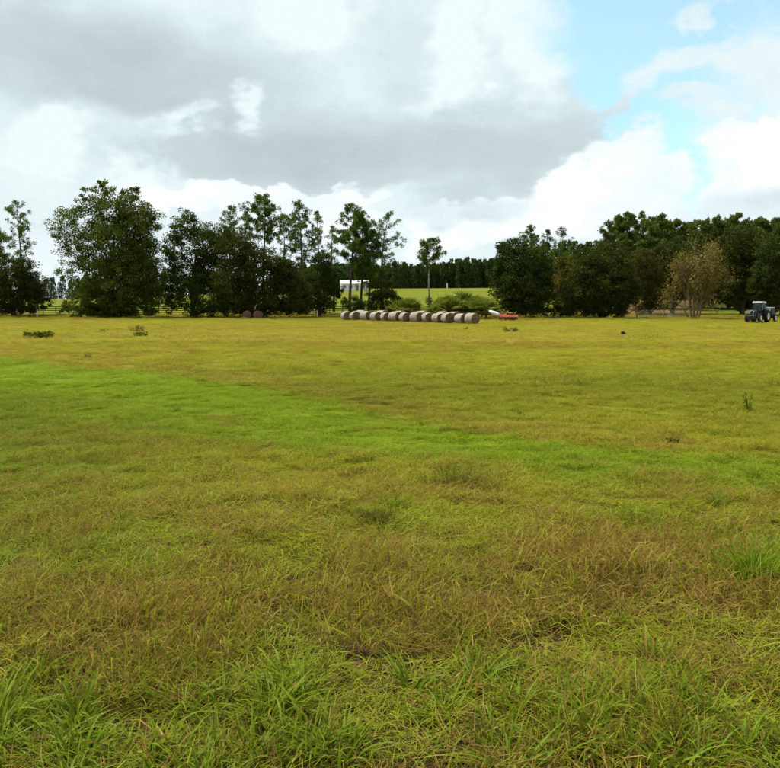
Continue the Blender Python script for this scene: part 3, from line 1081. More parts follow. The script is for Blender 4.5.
lobed_tree('shrub', 445, 141, 316, [(440, 308, 12, 6), (455, 307, 12, 8), (447, 303, 10, 7)],
           M['cedar_leaf'], M['bark'], 'dark green bush under the palmettos right of the lone pine', cat='shrub', group='shrubs along the fence line', seed=25, leaf_size=.26, trunk_r=.1, limbs=10)
lobed_tree('shrub', 482, 142, 316, [(478, 308, 12, 6), (490, 307, 9, 8)],
           M['dark_leaf'], M['bark'], 'dark bush between the palmettos and the rounded dark tree', cat='shrub', group='shrubs along the fence line', seed=29, leaf_size=.26, trunk_r=.1, limbs=10)
lobed_tree('shrub', 760, 168, 308, [(750, 296, 14, 9), (768, 296, 16, 12), (735, 297, 10, 7)],
           M['cedar_leaf'], M['bark'], 'dark undergrowth thicket behind the tractor cab', cat='shrub', group='shrubs along the fence line', seed=26, leaf_size=.3, trunk_r=.12, limbs=10)
lobed_tree('shrub', 560, 141, 317, [(548, 309, 16, 7), (566, 311, 12, 6)],
           M['dark_leaf'], M['bark'], 'low dark brush at the foot of the slim olive yellow tree', cat='shrub', group='shrubs along the fence line', seed=27, leaf_size=.26, trunk_r=.1, limbs=10)
lobed_tree('shrub', 60, 152, 312, [(74, 306, 10, 6, .6), (66, 309, 7, 4, .6)],
           M['oak_leaf_light'], M['bark'], 'low green bush in front of the fence left of the tallest broad oak', cat='shrub', group='shrubs along the fence line', seed=28, leaf_size=.24, trunk_r=.08, limbs=8)


# half bare tree with pale limbs
def bare_tree():
    rng = np.random.default_rng(5)
    D = 134
    b = at(694, 317, D)
    z0 = gz(b.x, D)
    root = link('bare_tree', None, loc=(b.x, D, z0), label='half bare tree with pale branches and thin yellow brown leaves left of the tractor', cat='tree', group=GP)
    mb = MB()
    tips = []

    def grow(p, d, L, r, depth):
        pts, rad = [p], [r]
        q, dd = p.copy(), d.copy()
        for i in range(3):
            dd = (dd + Vector(rng.normal(0, .13, 3)) + Vector((0, 0, .05))).normalized()
            q = q + dd * L / 3
            pts.append(q.copy()); rad.append(r * (1 - .14 * (i + 1)))
        mb.tube(pts, rad, 6 if depth < 3 else 4, cap=False)
        if depth >= 2:
            tips.append((q.copy(), depth)); tips.append((pts[2].copy(), depth))
        if depth == 5:
            return
        nk = 2 if depth < 2 else int(rng.integers(2, 4))
        for i in range(nk + (depth == 0) * 2):
            an = rng.uniform(0, 6.28)
            sp = rng.uniform(.35, .85) if depth else rng.uniform(.3, .75)
            o = dd.orthogonal().normalized()
            o = Matrix.Rotation(an, 3, dd) @ o
            nd = (dd * math.cos(sp) + o * math.sin(sp)).normalized()
            grow(pts[-1] if i < 2 else pts[2], nd, L * rng.uniform(.66, .86), r * rng.uniform(.5, .66), depth + 1)
    for dx, dy, L, r in ((0.0, 0, 3.2, .26), (.45, .2, 2.5, .2), (-.5, -.15, 2.4, .2), (.2, -.5, 2.2, .16), (-.75, .3, 2.0, .14), (.8, -.2, 1.9, .14)):
        grow(Vector((dx * .8, dy, -.2)), Vector((dx, dy, 1)).normalized(), L, r, 0)
    zmax = max(t[0].z for t in tips)
    Ht = at(694, 236, D).z - z0
    s = Ht / zmax
    half = 36 * D / FPX
    xm = max(abs(t[0].x) for t in tips)
    sx = min(1.25, half / xm)
    mb.V = [(v[0] * sx, v[1] * sx, v[2] * (s if v[2] > 0 else 1)) for v in mb.V]
    mb.build('trunk', M['grey_bark'], root, smooth=True)
    P = np.array([(t[0].x * sx, t[0].y * sx, t[0].z * s) for t in tips])
    keep = P[:, 2] > 1.8
    P = P[keep]
    per = 4
    idx = np.repeat(np.arange(len(P)), per)
    C = P[idx] + rng.normal(0, .5, (len(idx), 3))
    V, F, A = leaf_quads(C, np.full(len(C), .27), rng, clump=rng.uniform(0, 1, len(P))[idx])
    link('crown', mesh_np('crown', V, F, A, M['ochre_leaf']), root)


bare_tree()

# ------------------------------------------------------------------ pines
GL = 'pines behind the left trees'
for i, (px, top, w, bot, D, full, lab) in enumerate([
        (22, 203, 36, 262, 156, .62, 'thin spindly pine above the dark bushy tree at the left edge'),
        (1, 228, 24, 268, 158, .8, 'pine crown cut by the left edge of the picture'),
        (232, 207, 20, 250, 160, .8, 'leftmost thin pine showing above the dark oaks left of the bales'),
        (247, 213, 16, 252, 166, .6, 'thin pine close left of the full crowned pine above the dark oaks'),
        (265, 196, 40, 242, 158, 1.05, 'full crowned pine standing highest above the dark spreading oak'),
        (284, 216, 20, 258, 164, .55, 'sparse pine close right of the full crowned pine above the dark oaks'),
        (301, 203, 34, 266, 156, .85, 'pointed pine above the small dark tree left of the bales'),
        (319, 213, 20, 262, 160, .6, 'sparse pine right of the pointed pine above the small dark tree'),
        (333, 228, 16, 268, 165, .5, 'smallest sparse pine left of the pine clump behind the bales')]):
    pine(px, top, w, bot, D, lab, GL, 100 + i, M['pine_needle'], M['pine_bark'], full=full, lower=.4)
GC = 'pines behind the row of bales'
for i, (px, top, w, bot, D, full, lean, lab) in enumerate([
        (351, 206, 36, 266, 147, 1.05, 2, 'tall pine at the left of the clump behind the bales'),
        (361, 216, 30, 276, 150, .95, 2, 'middle pine of the clump behind the bales'),
        (368, 232, 28, 288, 149, 1.0, 6, 'shorter leafy pine in the clump behind the bales'),
        (380, 215, 42, 284, 152, .6, 9, 'airy pine leaning right at the right of the clump behind the bales')]):
    pine(px, top, w, bot, D, lab, GC, 130 + i, M['pine_needle'], M['bark'], full=full, lower=.6, lean_px=lean)
lp = pine(429, 240, 30, 270, 146, 'lone pine with bare pale trunk above the palmettos', GC, 140, M['pine_needle'], M['pale_bark'], full=1.1, lean_px=2)
rng_ = np.random.default_rng(3)
zz_ = rng_.uniform(.1, 3.6, 60)
V, F, A = leaf_quads(np.stack([rng_.normal(0, .34, 60 * 6), rng_.normal(0, .34, 60 * 6), np.repeat(zz_, 6)], 1), np.full(360, .26), rng_)
link('ivy', mesh_np('ivy', V, F, A, M['dark_leaf']), lp)
GM = 'pines behind the two rounded dark trees'
for i, (px, top, w, bot, D, full, lab) in enumerate([
        (530, 227, 24, 262, 160, .9, 'pine topping the rounded dark tree behind the hay mower'),
        (547, 231, 18, 268, 166, .6, 'sparse pine between the two rounded dark trees, left of its taller neighbour'),
        (560, 229, 22, 270, 162, .55, 'sparse taller pine above the slim olive yellow tree'),
        (572, 243, 14, 275, 158, .8, 'short pine top touching the almost black oak')]):
    pine(px, top, w, bot, D, lab, GM, 150 + i, M['pine_needle'], M['bark'], full=full, lower=.3)

ORD = ['first', 'second', 'third', 'fourth', 'fifth', 'sixth', 'seventh', 'eighth', 'ninth', 'tenth', 'eleventh', 'twelfth', 'thirteenth', 'fourteenth', 'fifteenth', 'sixteenth', 'seventeenth', 'eighteenth', 'nineteenth', 'twentieth', 'twenty first', 'twenty second']
GR = 'pines of the wood on the right skyline'
sk = [(606, 226, 20), (616, 219, 22), (627, 215, 22), (638, 214, 20), (648, 218, 18), (657, 215, 20), (667, 220, 18), (676, 224, 18), (685, 226, 18), (694, 223, 17), (703, 222, 18), (712, 217, 17), (720, 220, 16),
      (727, 214, 17), (736, 218, 16), (744, 224, 17), (752, 221, 18), (760, 220, 18), (769, 219, 17), (778, 222, 18), (788, 219, 18), (797, 222, 18)]
SKY_V = [pine_meshes(20.0, 10.0 + .4 * k, 2.9, 200 + k, M['pine_needle_back'], M['bark'], full=(.8, 1.05, 1.1, 1.15, 1.0, .95)[k], length=.5, width=.085, per=28, lower=.2) for k in range(6)]


def skyline_pine(i, px, top, D, label):
    b = at(px, 308, D)
    z0 = gz(b.x, D)
    H = at(px, top, D).z - z0
    root = link('pine_tree', None, loc=(b.x, D, z0), label=label, cat='tree', group=GR)
    root.rotation_euler = (0, 0, i * 2.4)
    root.scale = (1, 1, H / 20.0)
    cm, tm = SKY_V[0 if i in (0, 1, 3) else 1 + i % 5]
    link('crown', cm, root)
    link('trunk', tm, root)


for i, (px, top, w) in enumerate(sk):
    D = 186 + (i * 37 % 23)
    skyline_pine(i, px, top + (i * 29 % 7) - 3, D, ORD[i] + ' pine from the left in the wood on the right skyline')
# broadleaf understorey of that wood, individual trees
GU = 'understorey trees of the right hand wood'
for i, (px, cy, rx, ry, D, mt) in enumerate([(622, 262, 16, 28, 175, 'oak_leaf'), (646, 254, 18, 22, 178, 'oak_leaf'), (668, 262, 16, 34, 172, 'cedar_leaf'), (690, 258, 18, 24, 180, 'cedar_leaf'),
                                             (712, 262, 16, 40, 176, 'dark_leaf'), (728, 268, 16, 36, 172, 'dark_leaf'), (746, 262, 18, 40, 178, 'cedar_leaf'), (764, 268, 18, 38, 174, 'dark_leaf'), (786, 262, 18, 42, 180, 'dark_leaf'), (806, 264, 18, 40, 176, 'dark_leaf')]):
    lobed_tree('understorey_tree', px, D, 308, [(px, cy, rx, ry), (px - rx * .5, cy + ry * .7, rx * .8, ry * .5), (px + rx * .5, cy + ry * .6, rx * .8, ry * .5)], M[mt], M['bark'],
               ORD[i] + ' broadleaf tree from the left below the pines of the right skyline', group=GU, seed=300 + i, leaf_size=.5, trunk_r=.25, limbs=10)


# far pine wood on the hill, one mass
def far_wood(name, spots, label, seed, low=.02):
    variants = []
    rng = np.random.default_rng(seed)
    for k in range(4):
        H = 18.0
        n = 520
        z = rng.uniform(low, 1.0, n) ** 1.1 * H
        r = 3.4 * (1.08 - z / H) ** .5 * rng.uniform(.2, 1.0, n) ** .5
        a = rng.uniform(0, 6.283, n)
        C = np.stack([r * np.cos(a), r * np.sin(a), z], 1)
        V, F, A = leaf_quads(C, np.full(n, 1.15), rng, clump=rng.uniform(0, 1, n))
        tr = []
        for q in range(6):
            t0, t1 = 2 * math.pi * q / 6, 2 * math.pi * (q + 1) / 6
            tr.append([(math.cos(t0) * .2, math.sin(t0) * .2, -.5), (math.cos(t1) * .2, math.sin(t1) * .2, -.5), (math.cos(t1) * .1, math.sin(t1) * .1, H * .9), (math.cos(t0) * .1, math.sin(t0) * .1, H * .9)])
        tV = np.array(tr).reshape(-1, 3)
        variants.append((np.concatenate([V, tV]), np.concatenate([F, np.arange(24).reshape(6, 4) + len(V)]), dict(rnd=np.concatenate([A['rnd'], np.zeros(24)]), clump=np.concatenate([A['clump'], np.full(24, .2)]))))
    parts = []
    for (x, y, s) in spots:
        V, F, A = variants[rng.integers(0, 4)]
        an = rng.uniform(0, 6.28)
        R_ = np.array([[math.cos(an), -math.sin(an), 0], [math.sin(an), math.cos(an), 0], [0, 0, 1]])
        c = rng.uniform(0, 1)
        parts.append(((V @ R_.T) * np.array([s, s, s]) + np.array([x, y, gz(x, y)]), F, dict(rnd=A['rnd'], clump=A['clump'] * .6 + c * .4)))
    V, F, A = merge(parts)
    return link(name, mesh_np(name, V, F, A, M['far_needle']), label=label, cat='wood', kind='stuff')


rng_ = np.random.default_rng(9)
sp = []
for row, D in enumerate((505, 511, 518, 526, 535)):
    x = -70.0
    while x < 110:
        u_ = x / D * FPX + 390
        s = 1.0 if u_ > 452 else .86
        sp.append((x + rng_.normal(0, 1.2), D + rng_.normal(0, 3), s * rng_.uniform(.84, 1.06)))
        x += rng_.uniform(1.6, 3.8)
far_wood('far_pine_wood', sp, 'distant dark pine wood along the crest of the hillside field', 31)
sp = []
for D in (430, 440):
    x = -230.0
    while x < -72:
        sp.append((x, D + rng_.normal(0, 3), rng_.uniform(.45, .8)))
        x += rng_.uniform(3.0, 6.0)
far_wood('far_tree_line', sp, 'distant tree line glimpsed left of the tallest broad oak', 33)
sp = []
for D in (232, 240, 250):
    x = 45.0
    while x < 150:
        sp.append((x, D + rng_.normal(0, 2), rng_.uniform(.7, .95)))
        x += rng_.uniform(2.8, 4.2)
far_wood('dark_back_wood', sp, 'dark back of the wood behind the right hand pines', 35)


# ------------------------------------------------------------------ palmettos
def palmetto(px, D, base_py, h_px, seed, label, n=26):
    rng = np.random.default_rng(seed)
    b = at(px, base_py, D)
    z0 = gz(b.x, D)
    root = link('palmetto', None, loc=(b.x, D, z0), label=label, cat='palmetto', group='palmettos behind the bales')
    Hm = h_px * D / FPX
    mb = MB()
    st = Hm * .10
    mb.tube([(0, 0, -.2), (0.05, 0, st * .5), (0, .05, st)], [.22, .19, .16], 8)
    V_, F_, R_, K_ = [], [], [], []
    for i in range(n):
        az = rng.uniform(0, 6.283)
        el_ = rng.uniform(.05, 1.45)
        L = Hm * rng.uniform(.42, .62)
        d = Vector((math.cos(az) * math.cos(el_), math.sin(az) * math.cos(el_), math.sin(el_)))
        p0 = Vector((0, 0, st))
        p1 = p0 + d * L * .55
        mb.tube([p0, p0 + d * L * .3 + Vector((0, 0, .03)), p1], [.022, .017, .012], 4, cap=False)
        s = d.cross(Vector((0, 0, 1)))
        s = s.normalized() if s.length > .05 else Vector((1, 0, 0))
        n_ = s.cross(d)
        cl = rng.uniform(0, 1)
        for j in range(13):
            f = (j - 6) / 6 * 1.25
            ld = (d * math.cos(f) + s * math.sin(f)).normalized()
            ll = L * .62 * (1 - .22 * abs(f)) * rng.uniform(.85, 1.1)
            e1 = p1 + ld * ll * .55
            e2 = p1 + ld * ll - Vector((0, 0, ll * rng.uniform(.1, .35)))
            ws = (s * math.cos(f) - d * math.sin(f)) * .085
            o = len(V_)
            V_ += [p1, e1 + ws, e2, e1 - ws]
            F_.append((o, o + 1, o + 2, o + 3))
            rr = rng.uniform(0, 1)
            R_ += [rr] * 4; K_ += [cl] * 4
    me = mesh_np('fronds', np.array([tuple(v) for v in V_]), np.array(F_), dict(rnd=R_, clump=K_), M['palm_leaf'])
    link('fronds', me, root)
    mb.build('stems', M['grey_bark'], root, smooth=True)


for i, (px, D, h, lab) in enumerate([
        (398, 137, 17, 'short palmetto left of the lone pine, nearest the pine clump'),
        (410, 136, 20, 'bushy palmetto just left of the lone pine'),
        (441, 138, 20, 'palmetto just right of the lone pine trunk'),
        (453, 136, 22, 'palmetto second from the lone pine on its right'),
        (463, 139, 26, 'tallest palmetto in the cluster right of the lone pine'),
        (475, 136, 22, 'palmetto with drooping dry fronds right of the tallest palmetto'),
        (486, 139, 20, 'palmetto beside the rounded dark tree behind the hay mower')]):
    palmetto(px, D - 4, 317, h * 1.65, 400 + i, lab, n=64)


# ------------------------------------------------------------------ board fence
def build_fence():
    root = link('board_fence', None, loc=(0, 0, 0), label='long dark board fence behind the trees at the foot of the hillside', cat='fence')
    post = MB().box((0, 0, .62), (.13, .13, 1.75), bev=.012).build('fence_post', M['fence_wood'], root)
    rail = MB().box((0, 0, 0), (2.44, .04, .145)).build('fence_rail', M['fence_wood'], root)
    def line(x):
        return 158 + .02 * x + 1.5 * math.sin(x * .05)
    xs = np.arange(-80, 22, 2.45)
    first = True
    prev = None
    fr = True
    for x in xs:
        y = line(x)
        z = gz(x, y)
        if first:
            p = post; first = False
        else:
            p = post.copy(); COL.objects.link(p); p.parent = root
        p.location = (x, y, z)
        if prev is not None:
            a, b = Vector(prev), Vector((x, y, z))
            d = b - a
            for k in range(4):
                r = rail if fr else rail.copy()
                if not fr:
                    COL.objects.link(r); r.parent = root
                fr = False
                m = (a + b) / 2 + Vector((0, -.09, .28 + .355 * k))
                r.location = m
                r.rotation_euler = (0, -math.asin(d.z / d.length), math.atan2(d.y, d.x))
        prev = (x, y, z)


build_fence()

def small_post(px, D, h, r, mat, label, name='fence_stake', cap=None):
    b = at(px, 312, D)
    mb = MB()
    mb.tube([(0, 0, -.25), (.01, 0, h * .5), (.02, .01, h)], [r * 1.05, r, r * .92], 10)
    o = mb.build(name, M[mat], None, loc=(b.x, D, gz(b.x, D)), label=label, cat='post')
    return o


small_post(37, 141, 1.45, .075, 'white_post', 'pale stake in front of the dark bushy tree at the left edge')
small_post(317, 139, 1.3, .07, 'white_post', 'pale stake left of the row of bales')
small_post(637, 138, 1.75, .13, 'post_wood', 'weathered wooden gate post left of the metal gates', 'gate_post')
small_post(664, 138.4, 1.6, .10, 'post_wood', 'weathered post between the two metal gates', 'gate_post')
small_post(447, 480, 3.0, .35, 'white_post', 'white marker post on the far hillside before the pine wood', 'marker_post')

M['galv'] = plain('galvanised_tube', (.20, .24, .23), .45, .6, var=.2, scale=4)
def gate(px0, px1, D, label):
    a, b = at(px0, 312, D), at(px1, 312, D)
    L = b.x - a.x
    z = gz((a.x + b.x) / 2, D)
    root = link('farm_gate', None, loc=(a.x, D, z), label=label, cat='gate', group='metal gates by the half bare tree')
    for k in range(6):
        MB().tube([(0.1, 0, .25 + k * .21), (L - .1, 0, .25 + k * .21)], .024, 8).build('gate_rail', M['galv'], root, smooth=True)
    for x in (.1, L - .1):
        MB().tube([(x, 0, .18), (x, 0, 1.38)], .03, 8).build('gate_stile', M['galv'], root, smooth=True)
    for x in (L * .36, L * .66):
        MB().box((x, -.028, .78), (.05, .008, 1.06)).build('gate_brace', M['galv'], root)


gate(639, 662, 138, 'left one of two tubular metal gates near the half bare tree')
gate(666, 689, 138.4, 'right one of two tubular metal gates near the half bare tree')

# ------------------------------------------------------------------ hay bales
def bale_mat(name, a, b, c):
    m, g, out = new_mat(name)
    tc = g.node('ShaderNodeTexCoord')
    oi = g.node('ShaderNodeObjectInfo')
    P = g.vmath('ADD', tc.outputs['Object'], g.vmath('MULTIPLY', oi.outputs['Location'], (.7, .7, .7)))
    n = g.noise(P, 3.0, 6, .65)
    n2 = g.noise(g.vmath('MULTIPLY', P, (6, 6, 30)), 2.5, 5, .6)
    col = g.mix(g.smooth(n, .3, .7), c4(a), c4(b))
    col = g.mix(g.math('MULTIPLY', g.smooth(n2, .45, .75), .5), col, c4(c))
    p = g.node('ShaderNodeBsdfPrincipled')
    g.put(p.inputs['Base Color'], col)
    p.inputs['Roughness'].default_value = .9
    p.inputs['Specular IOR Level'].default_value = .1
    bp = g.node('ShaderNodeBump')
    bp.inputs['Strength'].default_value = .8
    bp.inputs['Distance'].default_value = .04
    g.put(bp.inputs['Height'], g.noise(P, 22, 5, .7))
    g.l.new(bp.outputs[0], p.inputs['Normal'])
    g.l.new(p.outputs[0], out.inputs[0])
    return m


M['bale_side'] = bale_mat('bale_side', (.19, .168, .128), (.36, .325, .262), (.235, .19, .125))
M['bale_end'] = bale_mat('bale_end', (.085, .055, .032), (.17, .112, .062), (.23, .165, .095))
M['old_shaded_side'] = bale_mat('old_shaded_bale_side', (.12, .075, .05), (.20, .13, .09), (.10, .07, .05))  # reddish old straw, darkened to carry the oak's shade in its colour
M['old_shaded_end'] = bale_mat('old_shaded_bale_end', (.10, .055, .04), (.17, .095, .065), (.08, .055, .04))


def bale_meshes(seed):
    rng = np.random.default_rng(seed)
    R_, L, n = .66, 1.26, 36
    side_prof = [(-L / 2 + .03, R_ * .955), (-L / 2 + .09, R_ * .99), (-L * .2, R_ * 1.01), (L * .2, R_ * 1.01), (L / 2 - .09, R_ * .99), (L / 2 - .03, R_ * .955)]
    mb = MB().lathe(side_prof, (0, 0, 0), (0, 1, 0), n)
    ph = rng.uniform(0, 6.28, 4)

    def warp(v):
        x, y, z = v
        a = math.atan2(z, x)
        k = 1 + .018 * math.sin(3 * a + ph[0] + y) + .014 * math.sin(5 * a + ph[1]) + .012 * math.sin(9 * a + ph[2] + 3 * y)
        z2 = z * k
        if z2 < 0:
            z2 *= .92      # settled flat at the bottom
        return (x * k * 1.02, y, z2)
    side = [warp(v) for v in mb.V]
    ends = []
    for sg in (-1, 1):
        e = MB()
        prof = [(sg * (L / 2 - .03), R_ * .955)]
        for i in range(1, 8):
            r = R_ * .955 * (1 - i / 8)
            prof.append((sg * (L / 2 - .03 + .06 * math.sin(i / 8 * 1.6) + rng.normal(0, .012)), r))
        prof.append((sg * (L / 2 + .03), .004))
        e.lathe(prof if sg > 0 else prof, (0, 0, 0), (0, 1, 0), n)
        e.V = [warp(v) for v in e.V]
        ends.append(e)
    mb.V = side
    def mk(m, name, mat):
        me = bpy.data.meshes.new(name)
        me.from_pydata([tuple(v) for v in m.V], [], m.F)
        me.polygons.foreach_set('use_smooth', np.ones(len(me.polygons), bool))
        me.materials.append(mat)
        return me
    # loose straw sticking out
    V, F, A = blades(120, .1, .06, .16, .006, .012, (0, 1.2), (0, .6), 2, 0, rng=rng)
    k = V.reshape(120, 6, 3) - V.reshape(120, 6, 3)[:, :1, :]
    a = rng.uniform(0, 6.283, 120); yy = rng.uniform(-L / 2 + .05, L / 2 - .05, 120)
    base = np.stack([np.cos(a) * R_ * .99, yy, np.sin(a) * R_ * .97 * np.where(np.sin(a) < 0, .92, 1)], 1)
    rot = np.stack([np.stack([-np.sin(a), np.zeros(120), np.cos(a)], 1), np.stack([np.zeros(120), np.ones(120), np.zeros(120)], 1), np.stack([np.cos(a), np.zeros(120), np.sin(a)], 1)], 1)
    V2 = base[:, None, :] + np.einsum('nij,njk->nik', k, rot)
    straw = mesh_np('loose_straw', V2.reshape(-1, 3), F, None, M['bale_side'])
    return mk(mb, 'wrapped_side', M['bale_side']), mk(ends[0], 'end_face', M['bale_end']), mk(ends[1], 'end_face', M['bale_end']), straw, R_ * .92 * .98


BALES = [bale_meshes(s) for s in range(5)]


def bale(x, y, yaw, label, group, k, old=False, s=1.0, roll=0.0):
    side, e0, e1, straw, r = BALES[k % 5]
    root = link('hay_bale', None, loc=(x, y, gz(x, y) + r * s - .05), label=label, cat='hay bale', group=group)
    root.rotation_euler = (0, 0, yaw)
    root.scale = (s, s, s)
    for me in (side, e0, e1, straw):
        if old:
            me = me.copy()
            me.materials.clear()
            me.materials.append(M['old_shaded_end'] if 'end' in me.name else M['old_shaded_side'])
        link(me.name.split('.')[0], me, root)


GB = 'round hay bales lined up behind the pasture'
bx = [346.5, 355, 366, 376, 386, 395, 405, 416.5, 428, 438, 448, 461, 472]
rb = random.Random(4)
NB = ['leftmost pale bale at the left end of the row', 'second bale from the left end of the row', 'third bale from the left end of the row', 'fourth bale from the left end of the row', 'fifth bale from the left end of the row',
      'sixth bale from the left end of the row', 'middle bale, seventh from either end of the row', 'sixth bale from the right end of the row', 'fifth bale from the right end of the row', 'fourth bale from the right end of the row',
      'third bale from the right end of the row', 'second bale from the right end of the row', 'last bale at the right end of the row']
for i, px in enumerate(bx):
    D = 127 - 15.5 * i / 12 + rb.uniform(-.2, .2)
    p = at(px, 320, D)
    yaw = math.radians(36 + rb.uniform(-16, 16))
    bale(p.x, D, yaw, 'grey brown round hay bale, ' + NB[i], GB, i, s=rb.uniform(1.04, 1.18))
for j, (px, D) in enumerate([(361, 128.3), (382, 126.2), (400, 123.4), (422, 120.6), (443, 117.2), (455, 115.6)]):
    p = at(px, 320, D)
    bale(p.x, D + 1.3, math.radians(38 + rb.uniform(-16, 16)), ORD[j] + ' hay bale from the left in the back row, its pale top showing behind', 'round hay bales in the back row', j + 2, s=1.2)
bale(at(247, 318, 133.6).x, 133.6, math.radians(12), 'old rust brown hay bale in painted shade under the dark oak, left one of two', 'old bales under the dark oak', 1, old=True, s=1.05)
bale(at(258, 318, 133).x, 133.0, math.radians(18), 'old rust brown hay bale in painted shade under the dark oak, right one of two', 'old bales under the dark oak', 3, old=True, s=1.08)


# ------------------------------------------------------------------ white house on the hillside
M['house_wall'] = plain('house_wall', (.74, .72, .70), .7, var=.08, scale=.8)
M['house_roof'] = plain('house_roof', (.64, .58, .57), .7, var=.15, scale=1.0)
M['house_glass'] = plain('house_glass', (.05, .06, .07), .15, var=.2, spec=.6)
M['house_door'] = plain('house_door', (.20, .13, .10), .6)
def house():
    D = 338
    a, b = at(341, 288, D), at(369, 288, D)
    L = b.x - a.x
    cx = (a.x + b.x) / 2
    z = min(gz(cx - L / 2, D - 4), gz(cx, D)) - .1
    root = link('farm_house', None, loc=(cx, D, z), label='low white house far up the hillside seen between pine trunks', cat='house')
    root.rotation_euler = (0, 0, math.radians(6))
    dep, hw = 7.0, 2.9
    mb = MB()
    mb.box((0, 0, hw / 2 - .2), (L, dep, hw + .4))
    mb.add([(-L / 2, -dep / 2, hw), (-L / 2, dep / 2, hw), (-L / 2, 0, hw + 1.3)], [(0, 1, 2)])
    mb.add([(L / 2, -dep / 2, hw), (L / 2, dep / 2, hw), (L / 2, 0, hw + 1.3)], [(0, 2, 1)])
    mb.build('wall', M['house_wall'], root)
    r = MB()
    for sg in (-1, 1):
        ang = math.atan2(1.3, dep / 2)
        r.box((0, sg * dep / 4 * 1.06, hw + .65 + .05), (L + .8, math.hypot(dep / 2, 1.3) + .5, .12), (-sg * ang, 0, 0))
    r.build('roof', M['house_roof'], root)
    for x in (-4.4, -1.9, 3.1, 4.8):
        w = MB().box((x, -dep / 2 - .03, 1.7), (1.1, .06, 1.2)).build('window', M['house_glass'], root)
        f = MB()
        for dx, dz, sx, sz in ((-.6, 0, .1, 1.4), (.6, 0, .1, 1.4), (0, .65, 1.1, .1), (0, -.65, 1.1, .1), (0, 0, .06, 1.2)):
            f.box((x + dx, -dep / 2 - .08, 1.7 + dz), (sx, .05, sz))
        f.build('window_frame', M['house_wall'], w)
    MB().box((.7, -dep / 2 - .04, 1.15), (1.0, .07, 2.1)).build('door', M['house_door'], root)


house()

# ------------------------------------------------------------------ tractor and baler
M['tr_black'] = plain('tractor_black', (.018, .018, .020), .5, var=.3, scale=3)
M['tr_body'] = plain('tractor_body', (.016, .016, .019), .5, var=.2, scale=2, spec=.2)
M['tr_red'] = plain('tractor_red', (.075, .012, .014), .45, var=.3, scale=3)
M['tyre'] = plain('tyre_rubber', (.016, .015, .014), .9, var=.4, scale=8, bump=.3)
M['rim'] = plain('wheel_rim', (.62, .61, .58), .5, var=.15, scale=4)
M['roof_white'] = plain('cab_roof_white', (.66, .67, .68), .45, var=.1, scale=3)
M['chrome'] = plain('silver_bar', (.15, .155, .17), .45, .3, var=.15, scale=3)
M['lamp'] = plain('lamp_glass', (.6, .62, .6), .2, var=.1, spec=.7)
M['seat'] = plain('seat_vinyl', (.05, .05, .05), .7)
def cab_glass():
    m, g, out = new_mat('cab_glass')
    gl = g.node('ShaderNodeBsdfGlossy'); gl.inputs[0].default_value = (.75, .9, .88, 1); gl.inputs['Roughness'].default_value = .06
    tr = g.node('ShaderNodeBsdfTransparent'); tr.inputs[0].default_value = (.20, .36, .33, 1)
    fr = g.node('ShaderNodeFresnel'); fr.inputs[0].default_value = 1.5
    ms = g.node('ShaderNodeMixShader')
    f = g.math('ADD', g.math('MULTIPLY', fr.outputs[0], .45), .04)
    g.put(ms.inputs[0], f)
    g.l.new(tr.outputs[0], ms.inputs[1]); g.l.new(gl.outputs[0], ms.inputs[2])
    g.l.new(ms.outputs[0], out.inputs[0])
    return m
M['cab_glass'] = cab_glass()


def wheel(root, c, R_, w, lugs, rim_r):
    """wheel with lugged tyre and dished rim; axle along local y"""
    c = Vector(c)
    t = MB().lathe([(-w * .42, rim_r), (-w / 2, rim_r + .05), (-w / 2, R_ * .86), (-w * .40, R_ * .96), (0, R_ * .975), (w * .40, R_ * .96), (w / 2, R_ * .86), (w / 2, rim_r + .05), (w * .42, rim_r)], c, (0, 1, 0), 32)
    for i in range(lugs):
        for sg in (-1, 1):
            a = 2 * math.pi * (i + (.5 if sg > 0 else 0)) / lugs
            p = c + Vector((math.cos(a) * R_ * .975, sg * w * .23, math.sin(a) * R_ * .975))
            t.box(p, (.07, w * .5, .055), (0, -a + math.pi / 2, sg * .0))
    wh = t.build('wheel', M['tyre'], root)
    r = MB()
    for sg in (-1, 1):
        r.lathe([(sg * w * .43, rim_r + .005), (sg * w * .40, rim_r * .86), (sg * w * .20, rim_r * .74), (sg * w * .18, rim_r * .34), (sg * w * .30, rim_r * .30), (sg * w * .31, .01)], c, (0, 1, 0), 24)
    r.build('rim', M['rim'], wh, smooth=True)
    return wh


